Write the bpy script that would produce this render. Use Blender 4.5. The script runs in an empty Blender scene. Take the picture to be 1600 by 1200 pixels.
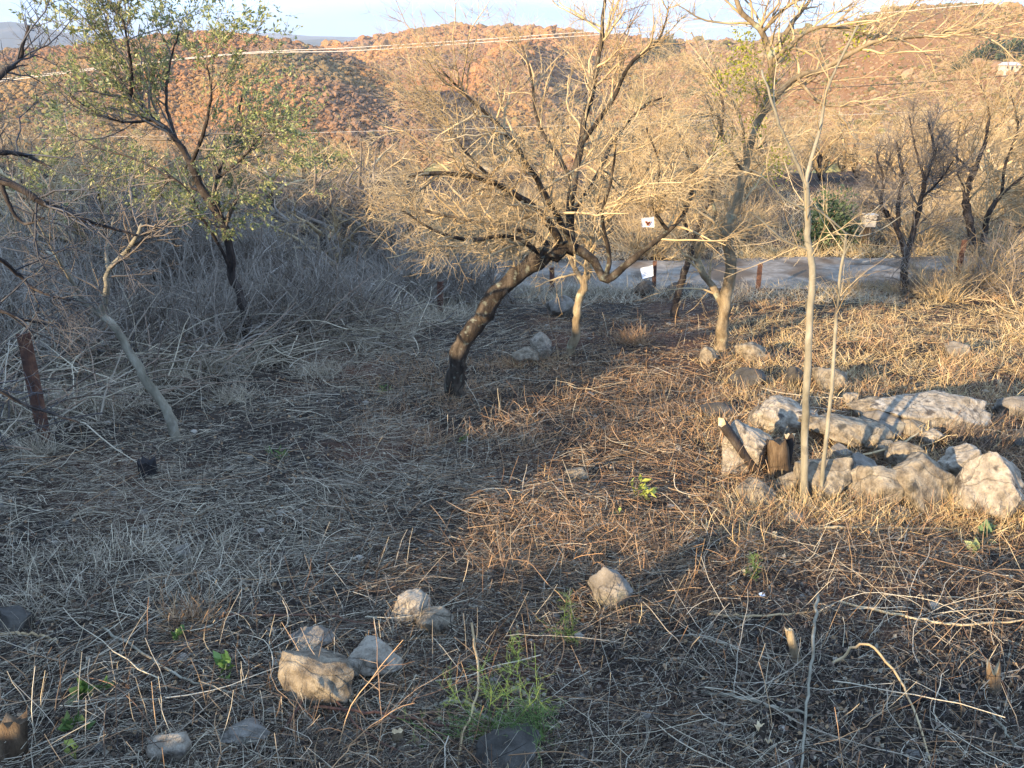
import bpy, math, random
import numpy as np
from mathutils import Vector, Matrix

# ------------------------------------------------------------------ camera, sky, sun, exposure
scene = bpy.context.scene
COL = scene.collection
CAM_H = 1.65
LENS = 27.2
F = 1600 * LENS / 36.0
PITCH = math.atan((600 - 90) / F)
cam = bpy.data.cameras.new('camera')
cam.lens = LENS
cam.sensor_width = 36
cam.clip_start = 0.05
cam.clip_end = 30000
camo = bpy.data.objects.new('camera', cam)
COL.objects.link(camo)
camo.location = (0, 0, CAM_H)
camo.rotation_euler = (math.pi / 2 - PITCH, 0, 0)
scene.camera = camo

SUN_EL = math.radians(14)
SUN_AZ = math.radians(225)          # clockwise from +Y: behind and left of the viewer
world = bpy.data.worlds.new('World')
scene.world = world
world.use_nodes = True
wn, wl = world.node_tree.nodes, world.node_tree.links
sky = wn.new('ShaderNodeTexSky')
sky.sky_type = 'NISHITA'
sky.sun_disc = False
sky.sun_elevation = SUN_EL
sky.sun_rotation = SUN_AZ
sky.air_density = 1.0
sky.dust_density = 0.6
sky.ozone_density = 1.6
# bright thin cloud over a bluish clear band along the horizon, all the way round
tc = wn.new('ShaderNodeTexCoord')
mp = wn.new('ShaderNodeMapping')
mp.inputs['Scale'].default_value = (1.6, 1.6, 9)
cn = wn.new('ShaderNodeTexNoise')
cn.inputs['Scale'].default_value = 1.7
cn.inputs['Detail'].default_value = 6
sx = wn.new('ShaderNodeSeparateXYZ')
wl.new(tc.outputs['Generated'], mp.inputs['Vector'])
wl.new(mp.outputs[0], cn.inputs['Vector'])
wl.new(tc.outputs['Generated'], sx.inputs[0])
el = wn.new('ShaderNodeMath'); el.operation = 'MULTIPLY_ADD'; el.inputs[1].default_value = .05
wl.new(cn.outputs['Fac'], el.inputs[0]); wl.new(sx.outputs['Z'], el.inputs[2])
mr = wn.new('ShaderNodeMapRange'); mr.interpolation_type = 'SMOOTHSTEP'
mr.inputs['From Min'].default_value = .062; mr.inputs['From Max'].default_value = .10
wl.new(el.outputs[0], mr.inputs['Value'])
veil = wn.new('ShaderNodeMixRGB')
veil.inputs['Color1'].default_value = (.62, 1.2, 2.2, 1)
veil.inputs['Color2'].default_value = (2.05, 3.15, 5.2, 1)
wl.new(mr.outputs[0], veil.inputs['Fac'])
mixc = wn.new('ShaderNodeMixRGB')
mixc.inputs['Fac'].default_value = .94
wl.new(sky.outputs[0], mixc.inputs['Color1'])
wl.new(veil.outputs[0], mixc.inputs['Color2'])
wl.new(mixc.outputs[0], wn['Background'].inputs['Color'])
wn['Background'].inputs['Strength'].default_value = 0.15

sun = bpy.data.lights.new('sun', 'SUN')
sun.energy = 4.6
sun.angle = math.radians(0.53)
sun.color = (1.0, 0.78, 0.50)
suno = bpy.data.objects.new('sun', sun)
COL.objects.link(suno)
sd = Vector((-math.sin(SUN_AZ) * math.cos(SUN_EL), -math.cos(SUN_AZ) * math.cos(SUN_EL), -math.sin(SUN_EL)))
suno.rotation_euler = sd.to_track_quat('-Z', 'Y').to_euler()
suno.location = (-30, -30, 20)

scene.view_settings.view_transform = 'Standard'
scene.view_settings.look = 'None'
scene.view_settings.gamma = 1
scene.view_settings.exposure = 1.72
scene.view_settings.use_curve_mapping = False
scene.cycles.use_denoising = True
scene.cycles.denoiser = 'OPENIMAGEDENOISE'
scene.cycles.denoising_input_passes = 'RGB_ALBEDO_NORMAL'
scene.cycles.denoising_prefilter = 'ACCURATE'
scene.cycles.max_bounces = 5
scene.cycles.diffuse_bounces = 3
scene.cycles.volume_bounces = 0

# ------------------------------------------------------------------ helpers
SP, CP = math.sin(PITCH), math.cos(PITCH)


def ray(px, py):
    a = (px - 800) / F
    b = (600 - py) / F
    return np.array([a, b * SP + CP, b * CP - SP])


def at(px, py, Y):
    d = ray(px, py)
    return np.array([0, 0, CAM_H]) + d * (Y / d[1])


def hashn(ix, iy, seed):
    h = (ix.astype(np.int64) * 374761393 + iy.astype(np.int64) * 668265263 + seed * 1442695041) & 0x7fffffff
    h = ((h ^ (h >> 13)) * 1274126177) & 0x7fffffff
    return ((h ^ (h >> 16)) & 0xffff) / 65535.0


def vnoise(x, y, seed=0):
    x = np.asarray(x, float); y = np.asarray(y, float)
    ix = np.floor(x); iy = np.floor(y)
    fx = x - ix; fy = y - iy
    fx = fx * fx * (3 - 2 * fx); fy = fy * fy * (3 - 2 * fy)
    a = hashn(ix, iy, seed); b = hashn(ix + 1, iy, seed)
    c = hashn(ix, iy + 1, seed); d = hashn(ix + 1, iy + 1, seed)
    return (a * (1 - fx) + b * fx) * (1 - fy) + (c * (1 - fx) + d * fx) * fy


def sstep(a, b, x):
    t = np.clip((x - a) / (b - a), 0, 1)
    return t * t * (3 - 2 * t)


ZY = [-600, -60, -30, 0, 10.5, 11.2, 14.2, 18, 40, 100, 200, 330, 6000]
ZZ = [60, 8, 4.4, 0, -1.56, -1.66, -1.69, -1.85, -3.6, -15, -36, -60, -64]
TE = math.tan(SUN_EL)
V0 = [-8, -3, 0, 1.0, 1.6, 2.4, 3.0, 3.7, 4.6, 6.5, 9.2, 13, 20]
Z0 = [0.45, 0.30, 0.20, 0.20, -0.12, -0.20, 0.04, 0.30, 0.72, 0.9, 1.1, 1.3, 1.5]  # crest profile set by where the bank's shadow should end


def terrain(x, y):
    x = np.asarray(x, float); y = np.asarray(y, float)
    z = np.interp(y, ZY, ZZ)
    right = sstep(0.15, 0.55, x / np.maximum(y, 1.0)) * sstep(40, 140, y)
    z = z * (1 - 0.6 * right)
    near = 1 - sstep(9.5, 11.3, y) * (1 - sstep(15.0, 17.0, y))
    z = z + near * (0.16 * (vnoise(x / 1.9, y / 1.9, 3) - .5) + 0.085 * (vnoise(x / .62, y / .62, 5) - .5)
                    + 0.04 * (vnoise(x / .21, y / .21, 7) - .5)) + (1 - near) * 0.02 * (vnoise(x / .5, y / .5, 9) - .5)
    # low mound under the heap of stones
    z = z + 0.16 * np.exp(-(((x - 2.5) / 1.0) ** 2 + ((y - 4.9) / 0.7) ** 2))
    # unseen bank added behind and left of the viewer, crest shaped to shade the foreground
    u = (x + y) / 1.41421; v = (y - x) / 1.41421
    crest = np.interp(v, V0, Z0) + TE * 3.7 + 0.42 * (vnoise(v / 0.6, u / 2.0, 21) - .5) + 0.16 * (vnoise(v / .23, u / .8, 23) - .5)
    wgt = sstep(-2.5, -3.7, u) * sstep(-60, -30, u) * (1 - sstep(22, 40, np.abs(v)))
    z = z + np.maximum(0, crest - z) * wgt
    return z


def gnd(px, py, tmax=60):
    d = ray(px, py)
    o = np.array([0, 0, CAM_H])
    t = np.arange(0.8, tmax, 0.01)
    p = o[None] + t[:, None] * d[None]
    below = p[:, 2] < terrain(p[:, 0], p[:, 1])
    i = int(np.argmax(below)) if below.any() else len(t) - 1
    q = p[i].copy()
    q[2] = float(terrain(q[0], q[1]))
    return q


def depth_of(p):
    return p[1] * CP - (p[2] - CAM_H) * SP


def unit(a):
    return a / np.maximum(np.linalg.norm(a, axis=-1, keepdims=True), 1e-9)


class Acc:
    """collects vertices and faces of one mesh"""

    def __init__(s):
        s.v = []; s.f4 = []; s.f3 = []; s.c = []; s.n = 0; s.col = False

    def add(s, v, f4=None, f3=None, c=None):
        v = np.asarray(v, np.float32).reshape(-1, 3)
        if f4 is not None and len(f4):
            s.f4.append(np.asarray(f4, np.int32).reshape(-1, 4) + s.n)
        if f3 is not None and len(f3):
            s.f3.append(np.asarray(f3, np.int32).reshape(-1, 3) + s.n)
        s.v.append(v)
        if c is None:
            c = np.ones((len(v), 3), np.float32)
        else:
            s.col = True
        s.c.append(np.asarray(c, np.float32).reshape(-1, 3))
        s.n += len(v)

    def tubes(s, P, R, sides, col=None, rs=None, cap=False):
        P = np.asarray(P, float); R = np.asarray(R, float)
        N, K, _ = P.shape
        if N == 0:
            return
        T = unit(np.gradient(P, axis=1))
        rs = rs or np.random.RandomState(1)
        ref = unit(rs.normal(size=(N, 1, 3)))
        mean = unit((P[:, -1:] - P[:, :1]))
        ref = unit(ref - (ref * mean).sum(-1, keepdims=True) * mean)
        A = unit(np.cross(T, ref)); B = np.cross(T, A)
        an = np.arange(sides) * 2 * math.pi / sides
        V = P[:, :, None, :] + R[:, :, None, None] * (np.cos(an)[None, None, :, None] * A[:, :, None, :]
                                                     + np.sin(an)[None, None, :, None] * B[:, :, None, :])
        n, k, q = np.meshgrid(np.arange(N), np.arange(K - 1), np.arange(1 if sides == 2 else sides), indexing='ij')
        q2 = (q + 1) % sides
        b0 = n * K * sides + k * sides
        f = np.stack([b0 + q, b0 + q2, b0 + sides + q2, b0 + sides + q], -1).reshape(-1, 4)
        c = None
        if col is not None:
            c = np.repeat(np.asarray(col, np.float32).reshape(N, 1, 3), K * sides, 1)
        base = s.n
        s.add(V, f, None, c)
        if cap:
            for i in range(N):
                for kk, rev in ((0, True), (K - 1, False)):
                    ctr = P[i, kk]
                    o = i * K * sides + kk * sides
                    cc = None if col is None else np.asarray(col, np.float32).reshape(N, 3)[i:i + 1]
                    s.add(ctr[None], None, None, cc)
                    tri = [[base + o + j, base + o + (j + 1) % sides, s.n - 1] for j in range(sides)]
                    if rev:
                        tri = [t[::-1] for t in tri]
                    s.f3.append(np.asarray(tri, np.int32))

    def build(s, name, mat, parent=None, smooth=True):
        me = bpy.data.meshes.new(name)
        V = np.concatenate(s.v)
        f4 = np.concatenate(s.f4) if s.f4 else np.zeros((0, 4), np.int32)
        f3 = np.concatenate(s.f3) if s.f3 else np.zeros((0, 3), np.int32)
        me.vertices.add(len(V))
        me.vertices.foreach_set('co', V.ravel())
        loops = np.concatenate([f4.ravel(), f3.ravel()]).astype(np.int32)
        me.loops.add(len(loops))
        me.loops.foreach_set('vertex_index', loops)
        starts = np.concatenate([np.arange(len(f4)) * 4, len(f4) * 4 + np.arange(len(f3)) * 3]).astype(np.int32)
        me.polygons.add(len(starts))
        me.polygons.foreach_set('loop_start', starts)
        me.polygons.foreach_set('use_smooth', np.full(len(starts), smooth, bool))
        if s.col:
            at_ = me.attributes.new('col', 'FLOAT_COLOR', 'POINT')
            C = np.concatenate(s.c)
            at_.data.foreach_set('color', np.concatenate([C, np.ones((len(C), 1), np.float32)], 1).ravel())
        me.update(calc_edges=True)
        me.materials.append(mat)
        o = bpy.data.objects.new(name, me)
        COL.objects.link(o)
        if name in ('twigs', 'crown', 'fronds', 'foliage', 'leaves', 'mistletoe', 'stems', 'canes'):
            o['kind'] = 'stuff'          # parts made of pieces too small to pick apart
        if parent is not None:
            o.parent = parent
            o.matrix_parent_inverse = Matrix.Identity(4)
            o.location = -Vector(parent.location) if parent.parent is None else (0, 0, 0)
        return o


def tag(o, label=None, cat=None, group=None, kind=None):
    if label: o['label'] = label
    if cat: o['category'] = cat
    if group: o['group'] = group
    if kind: o['kind'] = kind
    return o


def empty(name, loc, label, cat, group=None):
    o = bpy.data.objects.new(name, None)
    COL.objects.link(o)
    o.location = [float(c) for c in loc]
    o.empty_display_size = .1
    return tag(o, label, cat, group)


def copy_thing(root, loc, rotz, scale, label, group):
    r = root.copy()
    COL.objects.link(r)
    r.location = [float(c) for c in loc]
    r.rotation_euler = (0, 0, rotz)
    r.scale = scale if hasattr(scale, '__len__') else (scale,) * 3
    r['label'] = label
    r['group'] = group
    for ch in root.children:
        c = ch.copy()
        COL.objects.link(c)
        c.parent = r
    return r


# ------------------------------------------------------------------ materials
def new_mat(name):
    m = bpy.data.materials.new(name)
    m.use_nodes = True
    return m, m.node_tree.nodes, m.node_tree.links, m.node_tree.nodes['Principled BSDF']


def noise_mat(name, stops, scale=8, detail=8, rough=0.85, bump=0.0, bscale=None, stretch=(1, 1, 1), spec=0.25, dist=0.01,
              second=None, crack=0):
    m, n, l, b = new_mat(name)
    tcn = n.new('ShaderNodeTexCoord')
    mpn = n.new('ShaderNodeMapping'); mpn.inputs['Scale'].default_value = stretch
    l.new(tcn.outputs['Object'], mpn.inputs['Vector'])
    t = n.new('ShaderNodeTexNoise'); t.inputs['Scale'].default_value = scale; t.inputs['Detail'].default_value = detail
    t.inputs['Roughness'].default_value = 0.62
    l.new(mpn.outputs[0], t.inputs['Vector'])
    r = n.new('ShaderNodeValToRGB')
    el = r.color_ramp.elements
    while len(el) < len(stops): el.new(0.5)
    for e, (p, c) in zip(el, stops):
        e.position = p; e.color = (*c, 1)
    l.new(t.outputs['Fac'], r.inputs['Fac'])
    out = r.outputs['Color']
    if second:                                # (colour, scale, low, high): patches such as lichen or soil
        c2, s2, lo, hi = second
        t2 = n.new('ShaderNodeTexNoise'); t2.inputs['Scale'].default_value = s2; t2.inputs['Detail'].default_value = 5
        l.new(tcn.outputs['Object'], t2.inputs['Vector'])
        r2 = n.new('ShaderNodeMapRange'); r2.inputs['From Min'].default_value = lo; r2.inputs['From Max'].default_value = hi
        l.new(t2.outputs['Fac'], r2.inputs['Value'])
        mx = n.new('ShaderNodeMixRGB'); mx.inputs['Color2'].default_value = (*c2, 1)
        l.new(r2.outputs[0], mx.inputs['Fac']); l.new(out, mx.inputs['Color1'])
        out = mx.outputs[0]
    ck = None
    if crack:
        wv = n.new('ShaderNodeTexNoise'); wv.inputs['Scale'].default_value = crack * .8; wv.inputs['Detail'].default_value = 4
        l.new(tcn.outputs['Object'], wv.inputs['Vector'])
        ad = n.new('ShaderNodeVectorMath'); ad.operation = 'MULTIPLY_ADD'; ad.inputs[1].default_value = (.42,) * 3
        l.new(wv.outputs['Color'], ad.inputs[0]); l.new(tcn.outputs['Object'], ad.inputs[2])
        vo = n.new('ShaderNodeTexVoronoi'); vo.feature = 'DISTANCE_TO_EDGE'; vo.inputs['Scale'].default_value = crack
        l.new(ad.outputs[0], vo.inputs['Vector'])
        ck = n.new('ShaderNodeMapRange'); ck.inputs['From Max'].default_value = .016
        l.new(vo.outputs['Distance'], ck.inputs['Value'])
        mk = n.new('ShaderNodeMixRGB'); mk.blend_type = 'MULTIPLY'; mk.inputs['Fac'].default_value = .4
        l.new(out, mk.inputs['Color1']); l.new(ck.outputs[0], mk.inputs['Color2'])
        out = mk.outputs[0]
    l.new(out, b.inputs['Base Color'])
    b.inputs['Roughness'].default_value = rough
    b.inputs['Specular IOR Level'].default_value = spec
    if bump:
        t3 = n.new('ShaderNodeTexNoise'); t3.inputs['Scale'].default_value = bscale or scale * 3
        t3.inputs['Detail'].default_value = 8; t3.inputs['Roughness'].default_value = 0.7
        l.new(mpn.outputs[0], t3.inputs['Vector'])
        bp = n.new('ShaderNodeBump'); bp.inputs['Strength'].default_value = bump; bp.inputs['Distance'].default_value = dist
        hgt = t3.outputs['Fac']
        if ck:
            am = n.new('ShaderNodeMath'); am.operation = 'MULTIPLY_ADD'; am.inputs[1].default_value = .12
            l.new(ck.outputs[0], am.inputs[0]); l.new(hgt, am.inputs[2]); hgt = am.outputs[0]
        l.new(hgt, bp.inputs['Height'])
        l.new(bp.outputs[0], b.inputs['Normal'])
    return m


def attr_mat(name, rough=0.8, spec=0.2, trans=0.0, name_attr='col', inst=False):
    m, n, l, b = new_mat(name)
    a = n.new('ShaderNodeAttribute'); a.attribute_name = name_attr
    if inst: a.attribute_type = 'INSTANCER'
    l.new(a.outputs['Color'], b.inputs['Base Color'])
    b.inputs['Roughness'].default_value = rough
    b.inputs['Specular IOR Level'].default_value = spec
    if trans:
        tr = n.new('ShaderNodeBsdfTranslucent'); l.new(a.outputs['Color'], tr.inputs['Color'])
        mx = n.new('ShaderNodeMixShader'); mx.inputs['Fac'].default_value = trans
        l.new(b.outputs[0], mx.inputs[1]); l.new(tr.outputs[0], mx.inputs[2])
        l.new(mx.outputs[0], n['Material Output'].inputs['Surface'])
    return m


def flat_mat(name, c, rough=0.6, spec=0.3):
    return noise_mat(name, [(0.3, tuple(k * .82 for k in c)), (0.7, tuple(min(1, k * 1.1) for k in c))], 14, 4, rough, spec=spec)


M = {}
M['soil'] = noise_mat('soil', [(0.25, (.012, .010, .0085)), (0.5, (.032, .025, .019)), (0.75, (.08, .058, .042))], 5, 12, 0.95,
                      0.9, 60, spec=.1, dist=.02, second=((.11, .055, .034), .8, .5, .68))
M['gravel'] = noise_mat('gravel', [(0.3, (.12, .10, .08)), (0.55, (.225, .19, .15)), (0.8, (.34, .30, .25))], 6, 12, 0.95, .5, 40, spec=.1,
                        second=((.11, .082, .058), 1.3, .46, .58))
M['hill_soil'] = noise_mat('hill_soil', [(0.3, (.13, .068, .034)), (0.6, (.2, .105, .048)), (.8, (.23, .15, .075))], .02, 10, 0.95, spec=.05)
M['far_hill'] = noise_mat('far_hill', [(0.35, (.035, .045, .035)), (0.55, (.07, .07, .05)), (.68, (.15, .12, .09))], .006, 12, 0.95, spec=.05)
M['bark'] = noise_mat('bark', [(0.3, (.014, .011, .009)), (0.5, (.05, .039, .029)), (0.72, (.14, .11, .08))], 16, 10, .92, 1.0, 40,
                      (1, 1, .35), .12, .015, second=((.17, .175, .135), 22, .58, .72))
M['bark_tan'] = noise_mat('bark_tan', [(0.3, (.07, .05, .03)), (0.5, (.2, .15, .09)), (0.72, (.34, .27, .17))], 14, 10, .92, .9, 36,
                          (1, 1, .4), .12, .012, second=((.33, .33, .22), 8, .58, .7))
M['bark_pale'] = noise_mat('bark_pale', [(0.3, (.10, .088, .062)), (0.55, (.22, .195, .14)), (0.75, (.34, .31, .24))], 12, 8, .9, .5, 40,
                           (1, 1, .4), .12, .008, second=((.07, .06, .05), 5, .6, .7))
M['bark_dark'] = noise_mat('bark_dark', [(0.3, (.016, .013, .012)), (0.55, (.05, .04, .034)), (0.78, (.14, .12, .1))], 16, 9, .92, .9, 40,
                           (1, 1, .35), .12, .012)
M['twig_tan'] = noise_mat('twig_tan', [(0.3, (.23, .155, .08)), (0.55, (.45, .335, .185)), (0.75, (.58, .46, .28))], 3, 5, .85, spec=.15)
M['twig_grey'] = noise_mat('twig_grey', [(0.3, (.16, .135, .105)), (0.55, (.32, .275, .22)), (0.75, (.48, .42, .345))], 2, 5, .85, spec=.15)
M['twig_brown'] = noise_mat('twig_brown', [(0.3, (.09, .072, .055)), (0.55, (.2, .165, .13)), (0.75, (.31, .27, .22))], 2, 5, .85, spec=.15)
M['twig_hay'] = noise_mat('twig_hay', [(0.3, (.24, .16, .08)), (0.55, (.42, .31, .17)), (0.75, (.52, .42, .26))], 2, 5, .85, spec=.15)
M['twig_shade_tint'] = noise_mat('twig_shade_tint', [(0.3, (.03, .029, .03)), (0.55, (.075, .072, .072)), (0.75, (.15, .145, .145))], 3, 5, .88, spec=.15)  # dark bluish tone stands for shade on the left edge boughs
M['litter'] = attr_mat('litter', .85, .12)
M['leaf'] = attr_mat('leaf', .55, .3, .3)
M['forest'] = attr_mat('forest', .9, .08, name_attr='ccol', inst=True)
M['rock_pale'] = noise_mat('rock_pale', [(0.30, (.13, .11, .085)), (0.44, (.30, .25, .185)), (0.58, (.45, .385, .295)), (.74, (.58, .51, .41))], 14, 12, .93, 1.0, 34, spec=.12,
                           dist=.035, second=((.10, .085, .07), 13, .54, .66), crack=3.2)
M['rock_tan'] = noise_mat('rock_tan', [(0.30, (.07, .058, .045)), (0.45, (.21, .17, .12)), (0.60, (.33, .275, .195)), (0.76, (.45, .385, .285))], 15, 12, .93, 1.0, 36, spec=.12,
                          dist=.03, second=((.08, .07, .055), 12, .55, .68), crack=2.6)
M['rock_grey'] = noise_mat('rock_grey', [(0.28, (.07, .06, .048)), (0.5, (.17, .148, .12)), (0.74, (.30, .265, .215))], 9, 12, .93, .9, 30, spec=.12,
                           dist=.015, second=((.16, .15, .10), 7, .58, .72), crack=3)
M['rock_dark'] = noise_mat('rock_dark', [(0.3, (.028, .025, .021)), (0.55, (.075, .067, .056)), (0.78, (.15, .135, .11))], 9, 10, .92, .8, 30, spec=.12, dist=.012)
M['rust'] = noise_mat('rust', [(0.3, (.035, .02, .015)), (0.5, (.09, .043, .028)), (0.72, (.18, .09, .05))], 18, 8, .85, .4, 60, spec=.3, dist=.004)
M['wood_cut'] = noise_mat('wood_cut', [(0.3, (.30, .2, .10)), (0.55, (.5, .38, .22)), (0.75, (.62, .5, .32))], 30, 6, .85, .3, 80, spec=.15, dist=.003)
M['wood_old'] = noise_mat('wood_old', [(0.3, (.035, .025, .017)), (0.5, (.10, .068, .042)), (0.75, (.22, .16, .10))], 20, 9, .9, 1.0, 50, (1, 1, .25), .12, .015)
M['char'] = noise_mat('char', [(0.3, (.012, .011, .011)), (0.6, (.035, .03, .028)), (0.8, (.10, .085, .07))], 22, 9, .9, 1.0, 50, (1, 1, .3), .15, .012)
M['tarp'] = noise_mat('tarp', [(0.35, (.022, .026, .033)), (0.6, (.05, .056, .066)), (.8, (.11, .12, .13))], 12, 6, .5, .3, 30, spec=.4, dist=.006)
M['paper'] = flat_mat('paper', (.84, .86, .88), .6)
M['board'] = flat_mat('board', (.74, .70, .64), .6)
M['red'] = flat_mat('red_print', (.62, .26, .17), .6)
M['ink'] = flat_mat('blue_grey_print', (.36, .44, .54), .6)
M['plaster'] = flat_mat('plaster', (.42, .37, .30), .8)
M['roof'] = flat_mat('metal_roof', (.36, .37, .39), .5)
M['dark'] = flat_mat('dark_opening', (.04, .04, .045), .4)
M['cable'] = flat_mat('cable', (.55, .5, .42), .5)
M['cable_dark'] = flat_mat('cable_dark', (.05, .045, .04), .6)
M['plastic'] = flat_mat('white_plastic', (.8, .82, .85), .4)

# ------------------------------------------------------------------ ground, road, hills
def grid_mesh(name, xs, ys, zf, mat, kind='structure'):
    X, Y = np.meshgrid(xs, ys)
    Z = zf(X, Y)
    nx, ny = len(xs), len(ys)
    i, j = np.meshgrid(np.arange(nx - 1), np.arange(ny - 1))
    a = j * nx + i
    ac = Acc()
    ac.add(np.stack([X, Y, Z], -1), np.stack([a, a + 1, a + nx + 1, a + nx], -1))
    o = ac.build(name, mat)
    o['kind'] = kind
    return o


def grow_axis(a, b, step, far_lo, far_hi, g=1.22):
    mid = np.arange(a, b + 1e-6, step)
    lo = []; x = a; s = step
    while x > far_lo:
        s *= g; x -= s; lo.append(max(x, far_lo))
    hi = []; x = mid[-1]; s = step
    while x < far_hi:
        s *= g; x += s; hi.append(min(x, far_hi))
    return np.array(lo[::-1] + list(mid) + hi)


xs = grow_axis(-5.5, 6.5, 0.06, -5000, 5000, 1.16)
ys = grow_axis(-0.2, 12.0, 0.06, -350, 6000, 1.12)
xs = np.unique(np.concatenate([xs, np.arange(-16, -5.5, .25)]))
ys = np.unique(np.concatenate([ys, np.arange(-8, -0.2, .25)]))
grid_mesh('ground', xs, ys, terrain, M['soil'])


def road_c(x):
    return 12.4 + 0.02 * x + 0.25 * np.sin(x * .22)


ac = Acc()
xr = np.arange(-30, 60, .25)
vv = np.linspace(-1.0, 1.0, 17)
X = np.repeat(xr[None], 17, 0)
Y = road_c(X) + vv[:, None] * (1 + 0.06 * np.sin(X * 1.7))
Z = np.interp(Y, ZY, ZZ) + .045 - .04 * (np.abs(vv[:, None]) / 1.0) ** 2 + .03 * (vnoise(X / .5, Y / .3, 31) - .5)
Z = Z - .03 * (np.exp(-((vv[:, None] - .5) / .16) ** 2) + np.exp(-((vv[:, None] + .5) / .16) ** 2)) + .05 * (vnoise(X / .9, Y / .35, 33) - .5)
Z = np.maximum(Z, terrain(X, Y) + .004)
i, j = np.meshgrid(np.arange(len(xr) - 1), np.arange(16))
a = j * len(xr) + i
ac.add(np.stack([X, Y, Z], -1), np.stack([a, a + 1, a + len(xr) + 1, a + len(xr)], -1))
tag(ac.build('dirt_road', M['gravel']), kind='structure')


def az(px):
    d = ray(px, 60)
    return d[0] / d[1]


def ridge_z(px, py, Y):
    return at(px, py, Y)[2]


class Hill:
    def __init__(s, ridge, y0f, y1f, zf, seed, amp):
        s.a = np.array([az(p) for p, _ in ridge]); s.py = np.array([q for _, q in ridge]); s.px = np.array([p for p, _ in ridge])
        s.y0f, s.y1f, s.zf, s.seed, s.amp = y0f, y1f, zf, seed, amp

    def point(s, a, t):
        px = np.interp(a, s.a, s.px); py = np.interp(a, s.a, s.py)
        y0 = np.interp(px, *s.y0f); y1 = np.interp(px, *s.y1f)
        y = y0 + (y1 - y0) * t
        b = (600 - py) / F
        zr = CAM_H + y1 * (b * CP - SP) / (b * SP + CP)
        z0 = np.interp(px, *s.zf)
        tt = np.clip(t, 0, 1)
        z = z0 + (zr - z0) * (0.62 * tt + 0.38 * tt * tt * (3 - 2 * tt)) - np.maximum(t - 1, 0) * 120
        x = a * y
        bump = s.amp * np.sin(tt * math.pi) * (vnoise(x / 90, y / 190, s.seed) + .5 * vnoise(x / 38, y / 70, s.seed + 1) - .75)
        return np.stack([x, y, z + bump], -1)

    def mesh(s, name, mat):
        aa = np.linspace(s.a[0], s.a[-1], 130); tt = np.linspace(0, 1.25, 60)
        A, T = np.meshgrid(aa, tt)
        P = s.point(A, T)
        i, j = np.meshgrid(np.arange(129), np.arange(59))
        k = j * 130 + i
        ac = Acc(); ac.add(P, np.stack([k, k + 1, k + 131, k + 130], -1))
        return tag(ac.build(name, mat), kind='structure')


main_hill = Hill([(-500, 110), (0, 104), (250, 98), (380, 88), (470, 80), (560, 64), (620, 52), (690, 43), (790, 42), (900, 52), (1050, 66),
                  (1150, 72), (1280, 66), (1400, 60), (1500, 52), (1600, 50), (1900, 52), (2300, 60)],
                 ([-500, 800, 1100, 1600, 2300], [330, 320, 250, 140, 130]),
                 ([-500, 900, 1250, 1600, 2300], [850, 850, 650, 430, 400]),
                 ([-500, 800, 1100, 1600, 2300], [-64, -62, -46, -20, -20]), 41, 44)
main_hill.mesh('hillside', M['hill_soil'])
left_hill = Hill([(-700, 90), (-200, 78), (0, 80), (150, 70), (250, 56), (330, 50), (400, 57), (470, 71), (540, 88), (600, 118), (660, 175), (720, 260)],
                 ([-700, 400, 720], [210, 230, 300]), ([-700, 400, 600, 720], [520, 500, 450, 330]),
                 ([-700, 720], [-50, -62]), 47, 26)
left_hill.mesh('spur_hill', M['hill_soil'])

for nm, Y, prof, sd_ in (('distant_hills', 3300, [(-900, 60), (-300, 45), (-60, 40), (30, 33), (110, 52), (200, 66), (330, 70), (430, 66), (470, 62), (520, 60),
                                                 (560, 66), (600, 74), (700, 80), (900, 78), (1200, 80), (1500, 70), (2000, 60), (2600, 70)], 61),
                         ('farthest_hills', 4700, [(-900, 70), (-200, 66), (100, 62), (300, 55), (380, 54), (430, 51), (480, 56), (560, 58), (620, 56), (700, 62),
                                                   (1000, 66), (1400, 58), (1600, 54), (2000, 60), (2600, 66)], 67)):
    h = Hill(prof, ([-900, 2600], [Y * .72] * 2), ([-900, 2600], [Y] * 2), ([-900, 2600], [-64] * 2), sd_, 60)
    h.mesh(nm, M['far_hill'])


# ------------------------------------------------------------------ far woods (uncountable) on the hills
def ico(sub):
    t = (1 + 5 ** .5) / 2
    v = [(-1, t, 0), (1, t, 0), (-1, -t, 0), (1, -t, 0), (0, -1, t), (0, 1, t), (0, -1, -t), (0, 1, -t), (t, 0, -1), (t, 0, 1), (-t, 0, -1), (-t, 0, 1)]
    f = [(0, 11, 5), (0, 5, 1), (0, 1, 7), (0, 7, 10), (0, 10, 11), (1, 5, 9), (5, 11, 4), (11, 10, 2), (10, 7, 6), (7, 1, 8), (3, 9, 4), (3, 4, 2), (3, 2, 6),
         (3, 6, 8), (3, 8, 9), (4, 9, 5), (2, 4, 11), (6, 2, 10), (8, 6, 7), (9, 8, 1)]
    v = [np.array(q, float) / np.linalg.norm(q) for q in v]
    for _ in range(sub):
        cache = {}; nf = []

        def mid(a, b):
            k = (min(a, b), max(a, b))
            if k not in cache:
                m = v[a] + v[b]; v.append(m / np.linalg.norm(m)); cache[k] = len(v) - 1
            return cache[k]
        for a, b, c in f:
            x, y, z = mid(a, b), mid(b, c), mid(c, a)
            nf += [(a, x, z), (b, y, x), (c, z, y), (x, y, z)]
        f = nf
    return np.array(v), np.array(f)


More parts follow.
